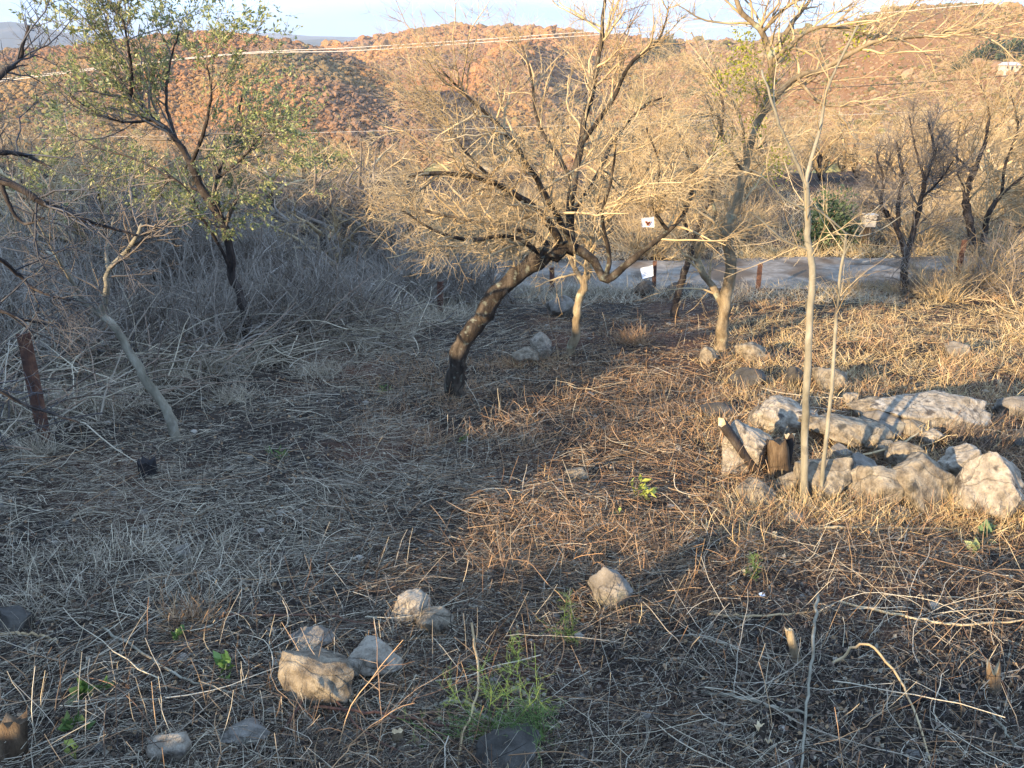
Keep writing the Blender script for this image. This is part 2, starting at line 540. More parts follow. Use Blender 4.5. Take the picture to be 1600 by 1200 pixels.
ICO = {k: ico(k) for k in (0, 1, 2, 3, 4)}
RUST = np.array([(.27, .145, .075), (.30, .165, .085), (.23, .12, .07), (.29, .175, .095), (.22, .13, .08), (.26, .165, .09)])
OLIVE = np.array([(.15, .135, .06), (.18, .15, .07), (.12, .115, .055), (.20, .165, .085)])
TAN = np.array([(.34, .25, .14), (.28, .20, .12), (.38, .29, .17), (.26, .17, .10), (.18, .17, .075)])


def hill_hit(h, px, py):
    t = np.linspace(0, 1, 400)
    P = h.point(np.full(400, az(px)), t)
    q = (P[:, 2] - CAM_H) / P[:, 1]
    b = (q * CP + SP) / (CP - q * SP)
    yy = 600 - b * F
    k = int(np.argmin(np.abs(yy - py)))
    return P[k]


def crown_nodes():
    g = bpy.data.node_groups.new('wood', 'GeometryNodeTree')
    g.interface.new_socket('Geometry', in_out='INPUT', socket_type='NodeSocketGeometry')
    g.interface.new_socket('Geometry', in_out='OUTPUT', socket_type='NodeSocketGeometry')
    N, L = g.nodes, g.links
    gi, go = N.new('NodeGroupInput'), N.new('NodeGroupOutput')
    join = N.new('GeometryNodeJoinGeometry')
    for k in range(4):
        ic = N.new('GeometryNodeMeshIcoSphere'); ic.inputs['Subdivisions'].default_value = 3; ic.inputs['Radius'].default_value = 1
        nz = N.new('ShaderNodeTexNoise'); nz.noise_dimensions = '4D'; nz.inputs['W'].default_value = k * 7.3
        nz.inputs['Scale'].default_value = 1.7; nz.inputs['Detail'].default_value = 3
        mt = N.new('ShaderNodeMath'); mt.operation = 'MULTIPLY_ADD'; mt.inputs[1].default_value = 1.7; mt.inputs[2].default_value = -.85
        nm = N.new('GeometryNodeInputNormal'); vm = N.new('ShaderNodeVectorMath'); vm.operation = 'SCALE'
        sp = N.new('GeometryNodeSetPosition'); sm = N.new('GeometryNodeSetMaterial'); sm.inputs['Material'].default_value = M['forest']
        gt = N.new('GeometryNodeGeometryToInstance')
        L.new(nz.outputs[0], mt.inputs[0]); L.new(nm.outputs[0], vm.inputs[0]); L.new(mt.outputs[0], vm.inputs['Scale'])
        L.new(ic.outputs['Mesh'], sp.inputs['Geometry']); L.new(vm.outputs[0], sp.inputs['Offset'])
        L.new(sp.outputs[0], sm.inputs[0]); L.new(sm.outputs[0], gt.inputs[0]); L.new(gt.outputs[0], join.inputs[0])
    ip = N.new('GeometryNodeInstanceOnPoints'); ip.inputs['Pick Instance'].default_value = True
    rn = N.new('FunctionNodeRandomValue'); rn.data_type = 'INT'
    for sk in rn.inputs:
        if sk.type == 'INT' and sk.name == 'Max': sk.default_value = 3
    rr = N.new('FunctionNodeRandomValue'); rr.data_type = 'FLOAT_VECTOR'; rr.inputs[1].default_value = (.5, .5, 6.28)
    na = N.new('GeometryNodeInputNamedAttribute'); na.data_type = 'FLOAT_VECTOR'; na.inputs['Name'].default_value = 'size'
    L.new(gi.outputs[0], ip.inputs['Points']); L.new(join.outputs[0], ip.inputs['Instance'])
    L.new([o for o in rn.outputs if o.type == 'INT'][0], ip.inputs['Instance Index'])
    L.new(rr.outputs[0], ip.inputs['Rotation']); L.new(na.outputs[0], ip.inputs['Scale'])
    L.new(ip.outputs[0], go.inputs[0])
    return g


WOOD = crown_nodes()


def crowns(name, pts, size, cols, seed, label):
    rs = np.random.RandomState(seed)
    me = bpy.data.meshes.new(name)
    n = len(pts)
    me.vertices.add(n)
    me.vertices.foreach_set('co', (pts + np.array([0, 0, .35]) * size[:, None]).astype(np.float32).ravel())
    sc = size[:, None] * np.stack([rs.uniform(.8, 1.3, n), rs.uniform(.8, 1.3, n), rs.uniform(.5, .85, n)], -1)
    me.attributes.new('size', 'FLOAT_VECTOR', 'POINT').data.foreach_set('vector', sc.astype(np.float32).ravel())
    me.attributes.new('ccol', 'FLOAT_COLOR', 'POINT').data.foreach_set('color', np.concatenate([cols, np.ones((n, 1))], 1).astype(np.float32).ravel())
    o = bpy.data.objects.new(name, me)
    COL.objects.link(o)
    md = o.modifiers.new('wood', 'NODES'); md.node_group = WOOD
    me.materials.append(M['forest'])
    tag(o, label, 'forest', kind='stuff')


def mixcol(a, b, t):
    return a[None] * (1 - t[:, None]) + b[None] * t[:, None]


C_RUST, C_ORANGE, C_BROWN, C_OLIVE = np.array((.215, .105, .048)), np.array((.32, .165, .065)), np.array((.17, .11, .07)), np.array((.165, .14, .055))


def wood_cols(P, rs, olive=.55):
    n = len(P)
    a = vnoise(P[:, 0] / 60, P[:, 1] / 90, 71); b = vnoise(P[:, 0] / 33, P[:, 1] / 60, 72); c = vnoise(P[:, 0] / 45, P[:, 1] / 50, 73)
    col = mixcol(C_RUST, C_ORANGE, a)
    t = sstep(.5, .8, b)[:, None] * .7
    col = col * (1 - t) + C_BROWN[None] * t
    t = (sstep(.55, .8, c) * olive + (rs.rand(n) < .03) * .6)[:, None]
    col = col * (1 - t) + C_OLIVE[None] * t
    return col * rs.uniform(.8, 1.2, (n, 1))


rs = np.random.RandomState(5)
N = 90000
a_ = np.concatenate([rs.uniform(az(-60), az(1660), N - 18000), rs.uniform(az(1080), az(1660), 18000)]); t_ = rs.uniform(0, 1.05, N) ** .9
P = main_hill.point(a_, t_)
cols = wood_cols(P, rs)
right = sstep(az(950), az(1200), a_)
cols = cols * (1 - .5 * right[:, None]) + TAN[rs.randint(0, 5, N)] * .42 * right[:, None]
ol = rs.rand(N) < right * .25
cols[ol] = C_OLIVE * rs.uniform(.5, .9, (ol.sum(), 1))
clump = vnoise(P[:, 0] / 16, P[:, 1] / 30, 75)
keep = (rs.rand(N) > right * .3) & (rs.rand(N) < .45 + 1.1 * clump)
sz = np.exp(rs.normal(-.2, .5, N)) * (.6 + .75 * clump) * (.55 + P[:, 1] / 900) * (1 - .42 * right)
k = keep & (P[:, 1] < 420)
crowns('hill_forest', P[k], sz[k], cols[k], 1, 'dense rust brown autumn wood covering the sunlit hillside')
k = keep & (P[:, 1] >= 420)
crowns('ridge_forest', P[k], sz[k], cols[k], 2, 'brown wood along the top of the sunlit ridge')
N = 20000
a_ = rs.uniform(az(-80), az(715), N); t_ = rs.uniform(0, 1.05, N)
P = left_hill.point(a_, t_)
crowns('spur_forest', P, np.exp(rs.normal(-.2, .36, N)), wood_cols(P, rs, .45) * .92, 3, 'brown and olive wood on the lower spur behind the leafy tree')
# scrub on the falling slope in front of the hills
N = 3600
yy = 60 + 290 * rs.rand(N) ** 1.4; aa = rs.uniform(-.75, .75, N)
P = np.stack([aa * yy, yy, terrain(aa * yy, yy)], -1)
cols = TAN[rs.randint(0, 5, N)] * .95
k = rs.rand(N) < .35; cols[k] = wood_cols(P[k], rs, .8)
crowns('valley_scrub', P, rs.uniform(.5, 1.4, N), cols, 4, 'tan and olive scrub filling the valley below the road')


# ------------------------------------------------------------------ growth helpers
def resample(pts, K, rs=None, jit=0.0):
    pts = np.asarray(pts, float)
    if len(pts) == 2:
        pts = np.stack([pts[0], (pts[0] + pts[1]) / 2, pts[1]])
    n = len(pts)
    ext = np.concatenate([[2 * pts[0] - pts[1]], pts, [2 * pts[-1] - pts[-2]]])
    out = []
    for u in np.linspace(0, n - 1 - 1e-6, K):
        i = int(u); t = u - i
        p0, p1, p2, p3 = ext[i:i + 4]
        out.append(.5 * ((2 * p1) + (-p0 + p2) * t + (2 * p0 - 5 * p1 + 4 * p2 - p3) * t * t + (-p0 + 3 * p1 - 3 * p2 + p3) * t ** 3))
    out = np.array(out)
    if rs is not None and jit:
        out[1:-1] += rs.normal(size=(K - 2, 3)) * jit
    return out


def grow(rs, P0, D0, L, K, wig, up):
    N = len(P0)
    P = np.zeros((N, K, 3)); P[:, 0] = P0
    d = D0.copy()
    st = (L / (K - 1))[:, None]
    for k in range(1, K):
        d = unit(d + rs.normal(size=(N, 3)) * wig + np.array([0, 0, up]))
        P[:, k] = P[:, k - 1] + d * st
    return P


def spawn(rs, par, rad, n, tlo, thi, ang, L, K, wig, up, rmul, rmin, rmax, away=None):
    """children growing out of parent paths par (N,K,3) with radii rad (N,K)"""
    ln = np.linalg.norm(np.diff(par, axis=1), axis=2).sum(1)
    idx = rs.choice(len(par), n, p=ln / ln.sum())
    t = rs.uniform(tlo, thi, n) * (par.shape[1] - 1.001)
    i = t.astype(int); fr = (t - i)[:, None]
    p0 = par[idx, i] * (1 - fr) + par[idx, i + 1] * fr
    tg = unit(par[idx, i + 1] - par[idx, i])
    r = rad[idx, i]
    rnd = rs.normal(size=(n, 3))
    if away is not None:
        aw = unit(p0 - away); aw[:, 2] = np.maximum(aw[:, 2], -.15)
        rnd += aw * 1.1
    perp = unit(rnd - (rnd * tg).sum(-1, keepdims=True) * tg)
    an = rs.normal(ang, .22, n)[:, None]
    d = np.cos(an) * tg + np.sin(an) * perp
    ll = L * rs.uniform(.45, 1.35, n)
    P = grow(rs, p0, d, ll, K, wig, up)
    r0 = np.clip(r * rmul, rmin, rmax)
    R = r0[:, None] * np.linspace(1, .35, K)[None]
    return P, R


def trunk_mesh(rs, pts, r0, r1, K=30, sides=12, gnarl=.12, flare=1.35, jit=.008):
    jit = min(jit, r0 * .12)
    P = resample(pts, K, rs, jit)
    t = np.linspace(0, 1, K)
    R = (r0 + (r1 - r0) * t) * (1 + (flare - 1) * np.exp(-t * 14))
    R = R * (1 + gnarl * rs.normal(size=K) * .6)
    ac = Acc()
    T = unit(np.gradient(P, axis=0))
    ref = np.array([.3, -.9, .2]); A = unit(np.cross(T, ref)); B = np.cross(T, A)
    an = np.arange(sides) * 2 * math.pi / sides
    rr = R[:, None] * (1 + gnarl * rs.normal(size=(K, sides)) * .5 + gnarl * .8 * np.cos(an * 2 + rs.uniform(0, 6))[None] * (.5 + .5 * np.sin(t * 7)[:, None]))
    V = P[:, None] + rr[:, :, None] * (np.cos(an)[None, :, None] * A[:, None] + np.sin(an)[None, :, None] * B[:, None])
    k, q = np.meshgrid(np.arange(K - 1), np.arange(sides), indexing='ij')
    q2 = (q + 1) % sides
    ac.add(V, np.stack([k * sides + q, k * sides + q2, (k + 1) * sides + q2, (k + 1) * sides + q], -1))
    for kk in (0, K - 1):
        ac.add(P[kk][None])
        tri = [[kk * sides + j, kk * sides + (j + 1) % sides, ac.n - 1] for j in range(sides)]
        ac.f3.append(np.array(tri, np.int32))
    return ac, P, R


def leaves(ac, rs, pts, dirs, size, cols, wide=.32):
    n = len(pts)
    d = unit(dirs + rs.normal(size=(n, 3)) * .6)
    s = unit(np.cross(d, rs.normal(size=(n, 3))))
    nn = np.cross(d, s)
    L = size * rs.uniform(.6, 1.3, (n, 1))
    V = np.stack([pts, pts + d * L * .5 + s * L * wide + nn * L * .06, pts + d * L + nn * L * .02, pts + d * L * .5 - s * L * wide + nn * L * .06], 1)
    ac.add(V, np.arange(n * 4).reshape(n, 4), None, np.repeat(cols[:, None], 4, 1))


def tree(name, label, pxtrunk, Y, r0, r1, limbs, levels, barkm, twigm, seed, cat='tree', gnarl=.12, group=None, lim_bark=None, dz=0.0,
         stray=None, flare=1.35, zmin=None):
    """pxtrunk: list of (px, py, dY); limbs: list of (points, r0, r1)"""
    rs = np.random.RandomState(seed)
    base = at(pxtrunk[0][0], pxtrunk[0][1], Y)
    base[2] = float(terrain(base[0], base[1]))
    root = empty(name, base, label, cat, group)
    tp = [at(px, py, Y + dy) for px, py, dy in pxtrunk]
    tp[0] = base - np.array([0, 0, .08])
    ac, TP, TR = trunk_mesh(rs, tp, r0, r1, gnarl=gnarl, flare=flare)
    ac.build('trunk', M[barkm], root)
    LP, LR = [resample(TP[len(TP) // 2:], 20)], [np.linspace(TR[len(TP) // 2], TR[-1], 20)]
    for pts, a, b in limbs:
        wp = [at(px, py, Y + dy) for px, py, dy in pts]
        la, P, R = trunk_mesh(rs, wp, a, b, K=20, sides=8, gnarl=.1, flare=1.0, jit=.012)
        la.build('limb', M[lim_bark or barkm], root)
        LP.append(P); LR.append(R)
    par, rad = np.array(LP), np.array(LR)
    ctr = par.reshape(-1, 3).mean(0)
    tw = Acc()
    allp = []
    for (n, L, ang, K, wig, up, rmul, rmin, rmax, sides) in levels:
        P, R = spawn(rs, par, rad, n, .12, 1.0, ang, L, K, wig, up, rmul, rmin, rmax, ctr)
        if zmin is not None:
            kz = (P[:, :, 2].min(1) > zmin + .1 * rs.rand(len(P)) + np.where(P[:, 0, 0] < -.35, .12, 0)) & ~((P[:, 0, 0] > .25) & (P[:, :, 2].min(1) < zmin + .22))
            P, R = P[kz], R[kz]
        tw.tubes(P, R, sides, rs=rs)
        allp.append((P, R))
        par, rad = (P, R)
    tw.build('crown', M[twigm], root)
    return root, allp, rs, (np.array(LP), np.array(LR))


# ------------------------------------------------------------------ hero trees
Yc = gnd(712, 618)[1]
LV = lambda a, b, c, s=1.0: [(a, .6 * s, .75, 8, .15, .03, .6, .0035, .013, 5), (b, .32 * s, .85, 6, .17, .02, .6, .0017, .0042, 3), (c, .17 * s, .85, 4, .2, .01, .7, .0010, .0018, 3)]
centre = tree('leaning_tree', 'gnarled dark tree with trunk leaning right under a wide bare twiggy crown', [(711, 622, 0), (714, 580, 0), (720, 545, .0), (745, 505, .02), (775, 462, .03), (815, 425, .03), (855, 398, 0), (898, 388, 0)], Yc, .082, .058, [
    ([(880, 392, 0), (862, 355, -.1), (830, 320, -.25), (770, 285, -.4), (700, 270, -.6), (640, 275, -.7)], 0.0333, 0.0096),
    ([(870, 392, 0), (825, 362, .2), (760, 350, .35), (690, 335, .5), (620, 320, .6)], 0.0259, 0.0080),
    ([(850, 400, 0), (800, 370, -.2), (735, 375, -.45), (680, 360, -.6), (630, 330, -.7)], 0.0207, 0.0064),
    ([(895, 388, 0), (890, 330, .05), (898, 280, .1), (912, 200, .12), (930, 120, .15), (941, 50, .15), (945, -10, .2)], 0.0355, 0.0096),
    ([(898, 290, .1), (870, 240, .2), (840, 190, .3), (830, 120, .35), (815, 70, .4)], 0.0192, 0.0056),
    ([(905, 230, .1), (955, 160, 0), (985, 100, -.1), (1030, 60, -.1), (1045, 10, -.1)], 0.0192, 0.0056),
    ([(898, 388, 0), (850, 300, -.4), (800, 220, -.7), (740, 160, -.9), (690, 110, -1.0)], 0.0237, 0.0056),
    ([(896, 330, 0), (930, 280, .3), (960, 220, .6), (1000, 170, .7), (1040, 150, .7)], 0.0192, 0.0056),
    ([(780, 290, -.4), (730, 240, -.4), (690, 180, -.3), (660, 130, -.3)], 0.0133, 0.0048),
    ([(898, 388, 0), (926, 405, -.05), (945, 436, -.08), (965, 424, -.1), (1000, 395, -.1), (1045, 362, -.1), (1075, 320, -.1), (1090, 260, -.1)], 0.0370, 0.0128),
    ([(948, 432, -.08), (952, 395, -.1), (940, 340, -.2), (955, 280, -.3), (965, 200, -.4)], 0.0222, 0.0064),
    ([(1045, 362, -.1), (1020, 320, -.2), (1030, 260, -.3), (1010, 200, -.3)], 0.0148, 0.0056),
], [(200, .48, .8, 8, .17, .05, .6, .003, .010, 5), (1700, .24, .9, 5, .2, .03, .6, .0016, .0036, 3), (10000, .115, .95, 3, .22, .02, .7, .0009, .0015, 3)],
    'bark', 'twig_tan', 11, gnarl=.16, zmin=at(900, 440, Yc)[2])

Y2 = gnd(893, 552)[1]
tree('slender_tree', 'slender pale trunked small tree just right of the leaning tree', [(890, 556, 0), (900, 510, 0), (905, 470, 0), (916, 436, 0), (925, 380, .1), (930, 320, .2)], Y2, .052, .03, [
    ([(912, 445, 0), (890, 400, .2), (870, 340, .3), (850, 270, .4)], .03, .008),
    ([(925, 380, .1), (960, 330, .1), (985, 270, .1), (990, 200, .2)], .03, .008),
    ([(930, 330, .2), (935, 260, .4), (920, 180, .5), (935, 110, .5)], .03, .007),
], LV(45, 380, 1700), 'bark_tan', 'twig_tan', 12)

Y3 = gnd(1127, 548)[1]
tC = tree('forked_tree', 'tall forked tree with lichen covered trunk and yellow green mistletoe', [(1127, 550, 0), (1129, 510, 0), (1133, 475, 0), (1141, 430, 0), (1141, 400, 0), (1135, 365, .02), (1150, 315, .05), (1163, 270, .05)], Y3, .066, .05, [
    ([(1131, 482, 0), (1118, 455, .05), (1100, 428, .1), (1088, 402, .15), (1095, 370, .2), (1118, 335, .25), (1108, 300, .3)], .038, .015),
    ([(1162, 272, .05), (1172, 230, .05), (1182, 190, .1), (1205, 160, .1), (1245, 120, .1), (1290, 108, .1), (1350, 72, 0), (1410, 58, 0), (1480, 52, 0), (1545, 45, 0)], .04, .009),
    ([(1180, 195, .1), (1200, 150, .2), (1206, 100, .2), (1190, 50, .2), (1160, 20, .2), (1145, -20, .2)], .042, .015),
    ([(1205, 100, .2), (1235, 70, .1), (1280, 42, 0), (1330, 48, -.1), (1360, 55, -.1)], .024, .007),
    ([(1206, 90, .2), (1235, 40, .3), (1265, 0, .4), (1290, -40, .4)], .028, .01),
    ([(1163, 270, .05), (1130, 215, -.2), (1120, 180, -.3), (1060, 185, -.4), (1040, 200, -.5)], .017, .006),
    ([(1165, 260, .05), (1155, 180, .3), (1110, 110, .5), (1080, 50, .6)], .017, .006),
    ([(1245, 120, .1), (1280, 160, -.2), (1330, 165, -.4), (1380, 150, -.5)], .015, .005),
    ([(1190, 50, .2), (1230, 10, .1), (1270, -10, 0)], .02, .008),
], LV(120, 850, 3600), 'bark_tan', 'twig_tan', 13)
ac = Acc()
rs = tC[2]
for px, py, n in ((1158, 118, 70), (1172, 85, 60), (1190, 140, 60), (1228, 80, 40), (1130, 228, 60), (1215, 255, 60), (1340, 55, 80), (1160, 65, 60), (1125, 120, 50), (1180, 200, 50)):
    c = at(px, py, Y3 + .1)
    n = int(n * 2.4)
    p = c + rs.normal(size=(n, 3)) * np.array([.06, .06, .085])
    g = np.array([(.33, .32, .035)]) * rs.uniform(.6, 1.25, (n, 1))
    leaves(ac, rs, p, rs.normal(size=(n, 3)) - np.array([0, 0, .6]), .034, g, .22)
o = ac.build('mistletoe', M['leaf'], tC[0], smooth=False)
o['label'] = 'yellow green mistletoe clumps'

Y4 = gnd(1052, 497)[1]
tree('slanting_tree', 'thin dark tree slanting right behind the forked tree', [(1052, 499, 0), (1058, 465, 0), (1070, 425, 0), (1085, 380, 0), (1100, 330, 0), (1113, 290, 0)], Y4, .045, .035, [
    ([(1085, 385, 0), (1068, 340, .1), (1060, 290, .2), (1040, 240, .3)], .028, .008),
    ([(1113, 290, 0), (1115, 240, .1), (1130, 180, .2), (1120, 120, .3)], .03, .008),
    ([(1105, 310, 0), (1080, 260, -.2), (1060, 210, -.3), (1030, 190, -.3)], .024, .007),
    ([(1113, 290, 0), (1160, 250, .2), (1200, 220, .3)], .02, .007),
], LV(60, 480, 2000), 'bark_dark', 'twig_tan', 14)

Y5 = gnd(392, 556)[1]
tL = tree('leafy_tree', 'dark trunked tree with sparse olive green leaves above the shaded thicket', [(392, 558, 0), (385, 510, 0), (378, 470, 0), (362, 425, 0), (358, 385, 0), (345, 342, 0), (318, 300, 0), (300, 258, 0)], Y5, .048, .034, [
    ([(300, 258, 0), (275, 218, 0), (245, 190, 0), (205, 155, 0), (185, 120, 0), (150, 95, .1), (110, 88, .2)], .030, .008),
    ([(205, 155, 0), (205, 110, -.1), (200, 70, -.2), (190, 20, -.2)], .018, .006),
    ([(275, 218, 0), (260, 160, .2), (265, 100, .3), (280, 50, .3)], .018, .006),
    ([(345, 340, 0), (338, 290, .2), (352, 240, .3), (370, 190, .4), (380, 140, .4)], .02, .006),
    ([(338, 280, .2), (375, 250, 0), (410, 210, -.1), (430, 180, -.2)], .014, .005),
    ([(362, 425, 0), (335, 370, -.2), (312, 335, -.3), (296, 300, -.4), (250, 260, -.5)], .015, .005),
    ([(318, 300, 0), (270, 280, .3), (215, 250, .5), (150, 230, .6), (100, 200, .6)], .015, .005),
    ([(240, 188, 0), (190, 190, -.3), (140, 170, -.4), (90, 130, -.5)], .013, .005),
    ([(300, 255, 0), (320, 200, -.3), (330, 140, -.4), (320, 90, -.4)], .017, .005),
], LV(120, 800, 3000), 'bark_dark', 'twig_brown', 15)
(Pt, Rt) = tL[1][2]
(Pt2, _) = tL[1][1]
rs = tL[2]
tip = np.concatenate([Pt[:, -1], Pt[:, 1], Pt2[:, -1], Pt2[:, 3]])
td = np.concatenate([Pt[:, -1] - Pt[:, 0], Pt[:, 1] - Pt[:, 0], Pt2[:, -1] - Pt2[:, 0], Pt2[:, 3] - Pt2[:, 0]])
sel = rs.rand(len(tip)) < np.where(tip[:, 2] > -.1, .5, .06)
sel &= vnoise(tip[:, 0] / .35 + 50, tip[:, 2] / .35 + 50, 81) > .28
tip = np.repeat(tip[sel], 8, 0); td = np.repeat(unit(td[sel]), 8, 0)
tip = tip - td * rs.uniform(0, .09, (len(tip), 1)) + rs.normal(size=tip.shape) * .006
pal = np.array([(.24, .27, .09), (.32, .32, .12), (.17, .20, .08), (.40, .38, .17), (.20, .23, .10)])
ac = Acc()
leaves(ac, rs, tip, td, .036, pal[rs.randint(0, 5, len(tip))] * rs.uniform(.7, 1.2, (len(tip), 1)), .2)
ac.build('foliage', M['leaf'], tL[0], smooth=False)

Y6 = gnd(276, 688)[1]
tree('leaning_sapling', 'pale bare sapling leaning left across the shaded thicket', [(277, 690, 0), (265, 650, 0), (235, 605, 0), (200, 545, .05), (172, 505, .05), (150, 485, .05), (118, 462, .05)], Y6, .030, .020, [
    ([(160, 492, .05), (166, 455, 0), (170, 422, 0), (195, 395, 0), (212, 372, -.1), (222, 350, -.1)], .021, .009),
    ([(170, 422, 0), (166, 395, .1), (172, 370, .15), (180, 330, .2)], .014, .006),
    ([(118, 462, .05), (108, 430, .1), (90, 405, .15), (60, 380, .2), (40, 340, .2)], .014, .005),
    ([(130, 470, .05), (100, 420, -.1), (85, 395, -.2), (55, 340, -.3)], .012, .005),
], [(40, .4, .7, 6, .18, .04, .5, .003, .008, 4), (170, .2, .8, 4, .2, .02, .7, .002, .004, 3), (350, .1, .9, 3, .2, 0, .8, .0014, .003, 3)], 'bark_pale', 'twig_brown', 16, gnarl=.08)

Y7 = gnd(1256, 792)[1]
tree('thin_sapling', 'tall thin pale sapling rising in front of the stone heap and forking high up', [(1256, 797, 0), (1258, 720, 0), (1259, 640, 0), (1264, 520, .02), (1270, 425, .03), (1264, 385, .04), (1261, 330, .04), (1259, 285, .04)], Y7, .020, .0135, [
    ([(1259, 287, .04), (1240, 245, .05), (1220, 200, .05), (1205, 155, .05), (1190, 110, .1)], .0085, .0045),
    ([(1259, 285, .04), (1266, 255, .05), (1280, 205, .05), (1290, 150, .05), (1305, 110, .05), (1340, 40, 0)], .0095, .0045),
    ([(1262, 330, .04), (1225, 310, 0), (1190, 275, -.05), (1160, 260, -.1)], .0055, .002),
    ([(1264, 390, .04), (1225, 375, 0), (1190, 345, -.05), (1170, 330, -.1)], .0055, .002),
    ([(1270, 322, .04), (1300, 345, .05), (1330, 368, .1), (1370, 362, .15), (1420, 330, .2)], .0055, .002),
], [(22, .35, .7, 6, .12, .03, .5, .0016, .003, 4), (60, .18, .7, 4, .15, .02, .7, .0011, .0018, 3)], 'bark_pale', 'twig_tan', 17, gnarl=.04, flare=1.15)
tree('whip_sapling', 'thinner whip sapling beside the tall pale one at the stone heap', [(1281, 800, .03), (1290, 690, .03), (1300, 600, .03), (1305, 520, .03), (1312, 440, .03), (1322, 365, .03)], Y7, .0115, .006, [
    ([(1320, 380, .03), (1300, 350, .05), (1275, 320, .1)], .004, .0018),
    ([(1318, 400, .03), (1345, 350, .0), (1375, 320, 0)], .004, .0018),
], [(10, .25, .7, 6, .12, .03, .5, .0014, .002, 4), (25, .12, .7, 4, .15, .02, .7, .001, .0015, 3)], 'bark_pale', 'twig_tan', 18, gnarl=.04, flare=1.1)

Y8 = gnd(1413, 458)[1]
tree('vee_tree', 'dark tree with a wide V fork standing at the road edge on the right', [(1413, 462, 0), (1413, 425, 0), (1416, 398, 0)], Y8, .058, .052, [
    ([(1416, 400, 0), (1408, 372, 0), (1395, 345, .0), (1382, 330, 0), (1376, 318, 0), (1380, 280, .2), (1370, 240, .3)], .048, .014),
    ([(1416, 400, 0), (1426, 365, 0), (1438, 320, 0), (1446, 280, 0), (1460, 240, .2), (1450, 190, .3)], .046, .012),
    ([(1405, 355, 0), (1403, 320, .1), (1410, 270, .3), (1400, 220, .4)], .034, .01),
    ([(1440, 310, 0), (1470, 280, -.3), (1490, 250, -.5)], .02, .007),
    ([(1446, 285, 0), (1430, 230, .3), (1420, 180, .4)], .02, .007),
], [(90, .62, .8, 7, .18, .04, .6, .0045, .012, 4), (700, .32, .9, 5, .22, .03, .65, .0028, .0055, 3), (3200, .15, .95, 3, .25, .02, .75, .0018, .0028, 3)], 'bark_dark', 'twig_brown', 19)
tree('far_right_tree', 'twin stemmed bare tree behind the right fence post', [(1520, 425, 0), (1520, 375, 0), (1512, 335, 0), (1510, 300, 0), (1525, 260, 0)], 13.9, .085, .05, [
    ([(1535, 425, .2), (1538, 370, .2), (1545, 335, .2), (1565, 305, .2), (1590, 282, .2), (1620, 260, .2)], .06, .018),
    ([(1512, 310, 0), (1500, 280, .1), (1495, 240, .2), (1500, 190, .3)], .038, .01),
    ([(1525, 260, 0), (1540, 220, .1), (1545, 170, .2), (1530, 130, .3)], .038, .01),
    ([(1565, 305, .2), (1570, 260, .3), (1590, 200, .4), (1580, 150, .5)], .034, .01),
    ([(1520, 270, 0), (1480, 230, -.3), (1460, 190, -.4)], .026, .008),
], [(110, .9, .8, 7, .18, .04, .6, .006, .016, 4), (850, .42, .9, 5, .22, .03, .65, .0036, .007, 3), (3600, .2, .95, 3, .25, .02, .75, .0024, .0034, 3)], 'bark_dark', 'twig_hay', 20)

# dark tree whose boughs reach in from outside the left edge, twigs tinted for blue shade
Y9 = 3.3
tree('edge_tree', 'boughs with blue shade in their twig colour reaching in from the left edge of the picture', [(-260, 760, 0), (-230, 600, 0), (-190, 450, 0), (-150, 330, 0)], Y9, .08, .05, [
    ([(-160, 340, 0), (-80, 285, 0), (0, 280, .0), (60, 312, .0), (110, 335, .05), (160, 352, .1), (215, 368, .1)], .022, .005),
    ([(-150, 330, 0), (-60, 245, .1), (0, 238, .1), (45, 245, .2), (80, 262, .2)], .018, .005),
    ([(-185, 430, 0), (-80, 395, 0), (-10, 400, 0), (30, 430, .1), (60, 455, .1), (110, 470, .1)], .015, .004),
    ([(-190, 460, 0), (-80, 470, 0), (0, 485, 0), (40, 500, .05), (70, 505, .1)], .013, .004),
    ([(0, 282, 0), (20, 330, 0), (40, 350, 0), (70, 340, 0)], .010, .004),
    ([(-150, 330, 0), (-70, 180, .1), (0, 120, .2), (30, 90, .3), (45, 40, .3)], .018, .005),
    ([(-200, 500, 0), (-100, 560, 0), (0, 612, 0), (60, 640, .1), (125, 660, .1)], .012, .004),
], [(70, .32, .8, 6, .22, .0, .5, .0025, .006, 4), (380, .16, .9, 4, .25, 0, .7, .0015, .003, 3), (700, .08, 1, 3, .25, 0, .8, .001, .0018, 3)], 'bark_dark', 'twig_shade_tint', 21)

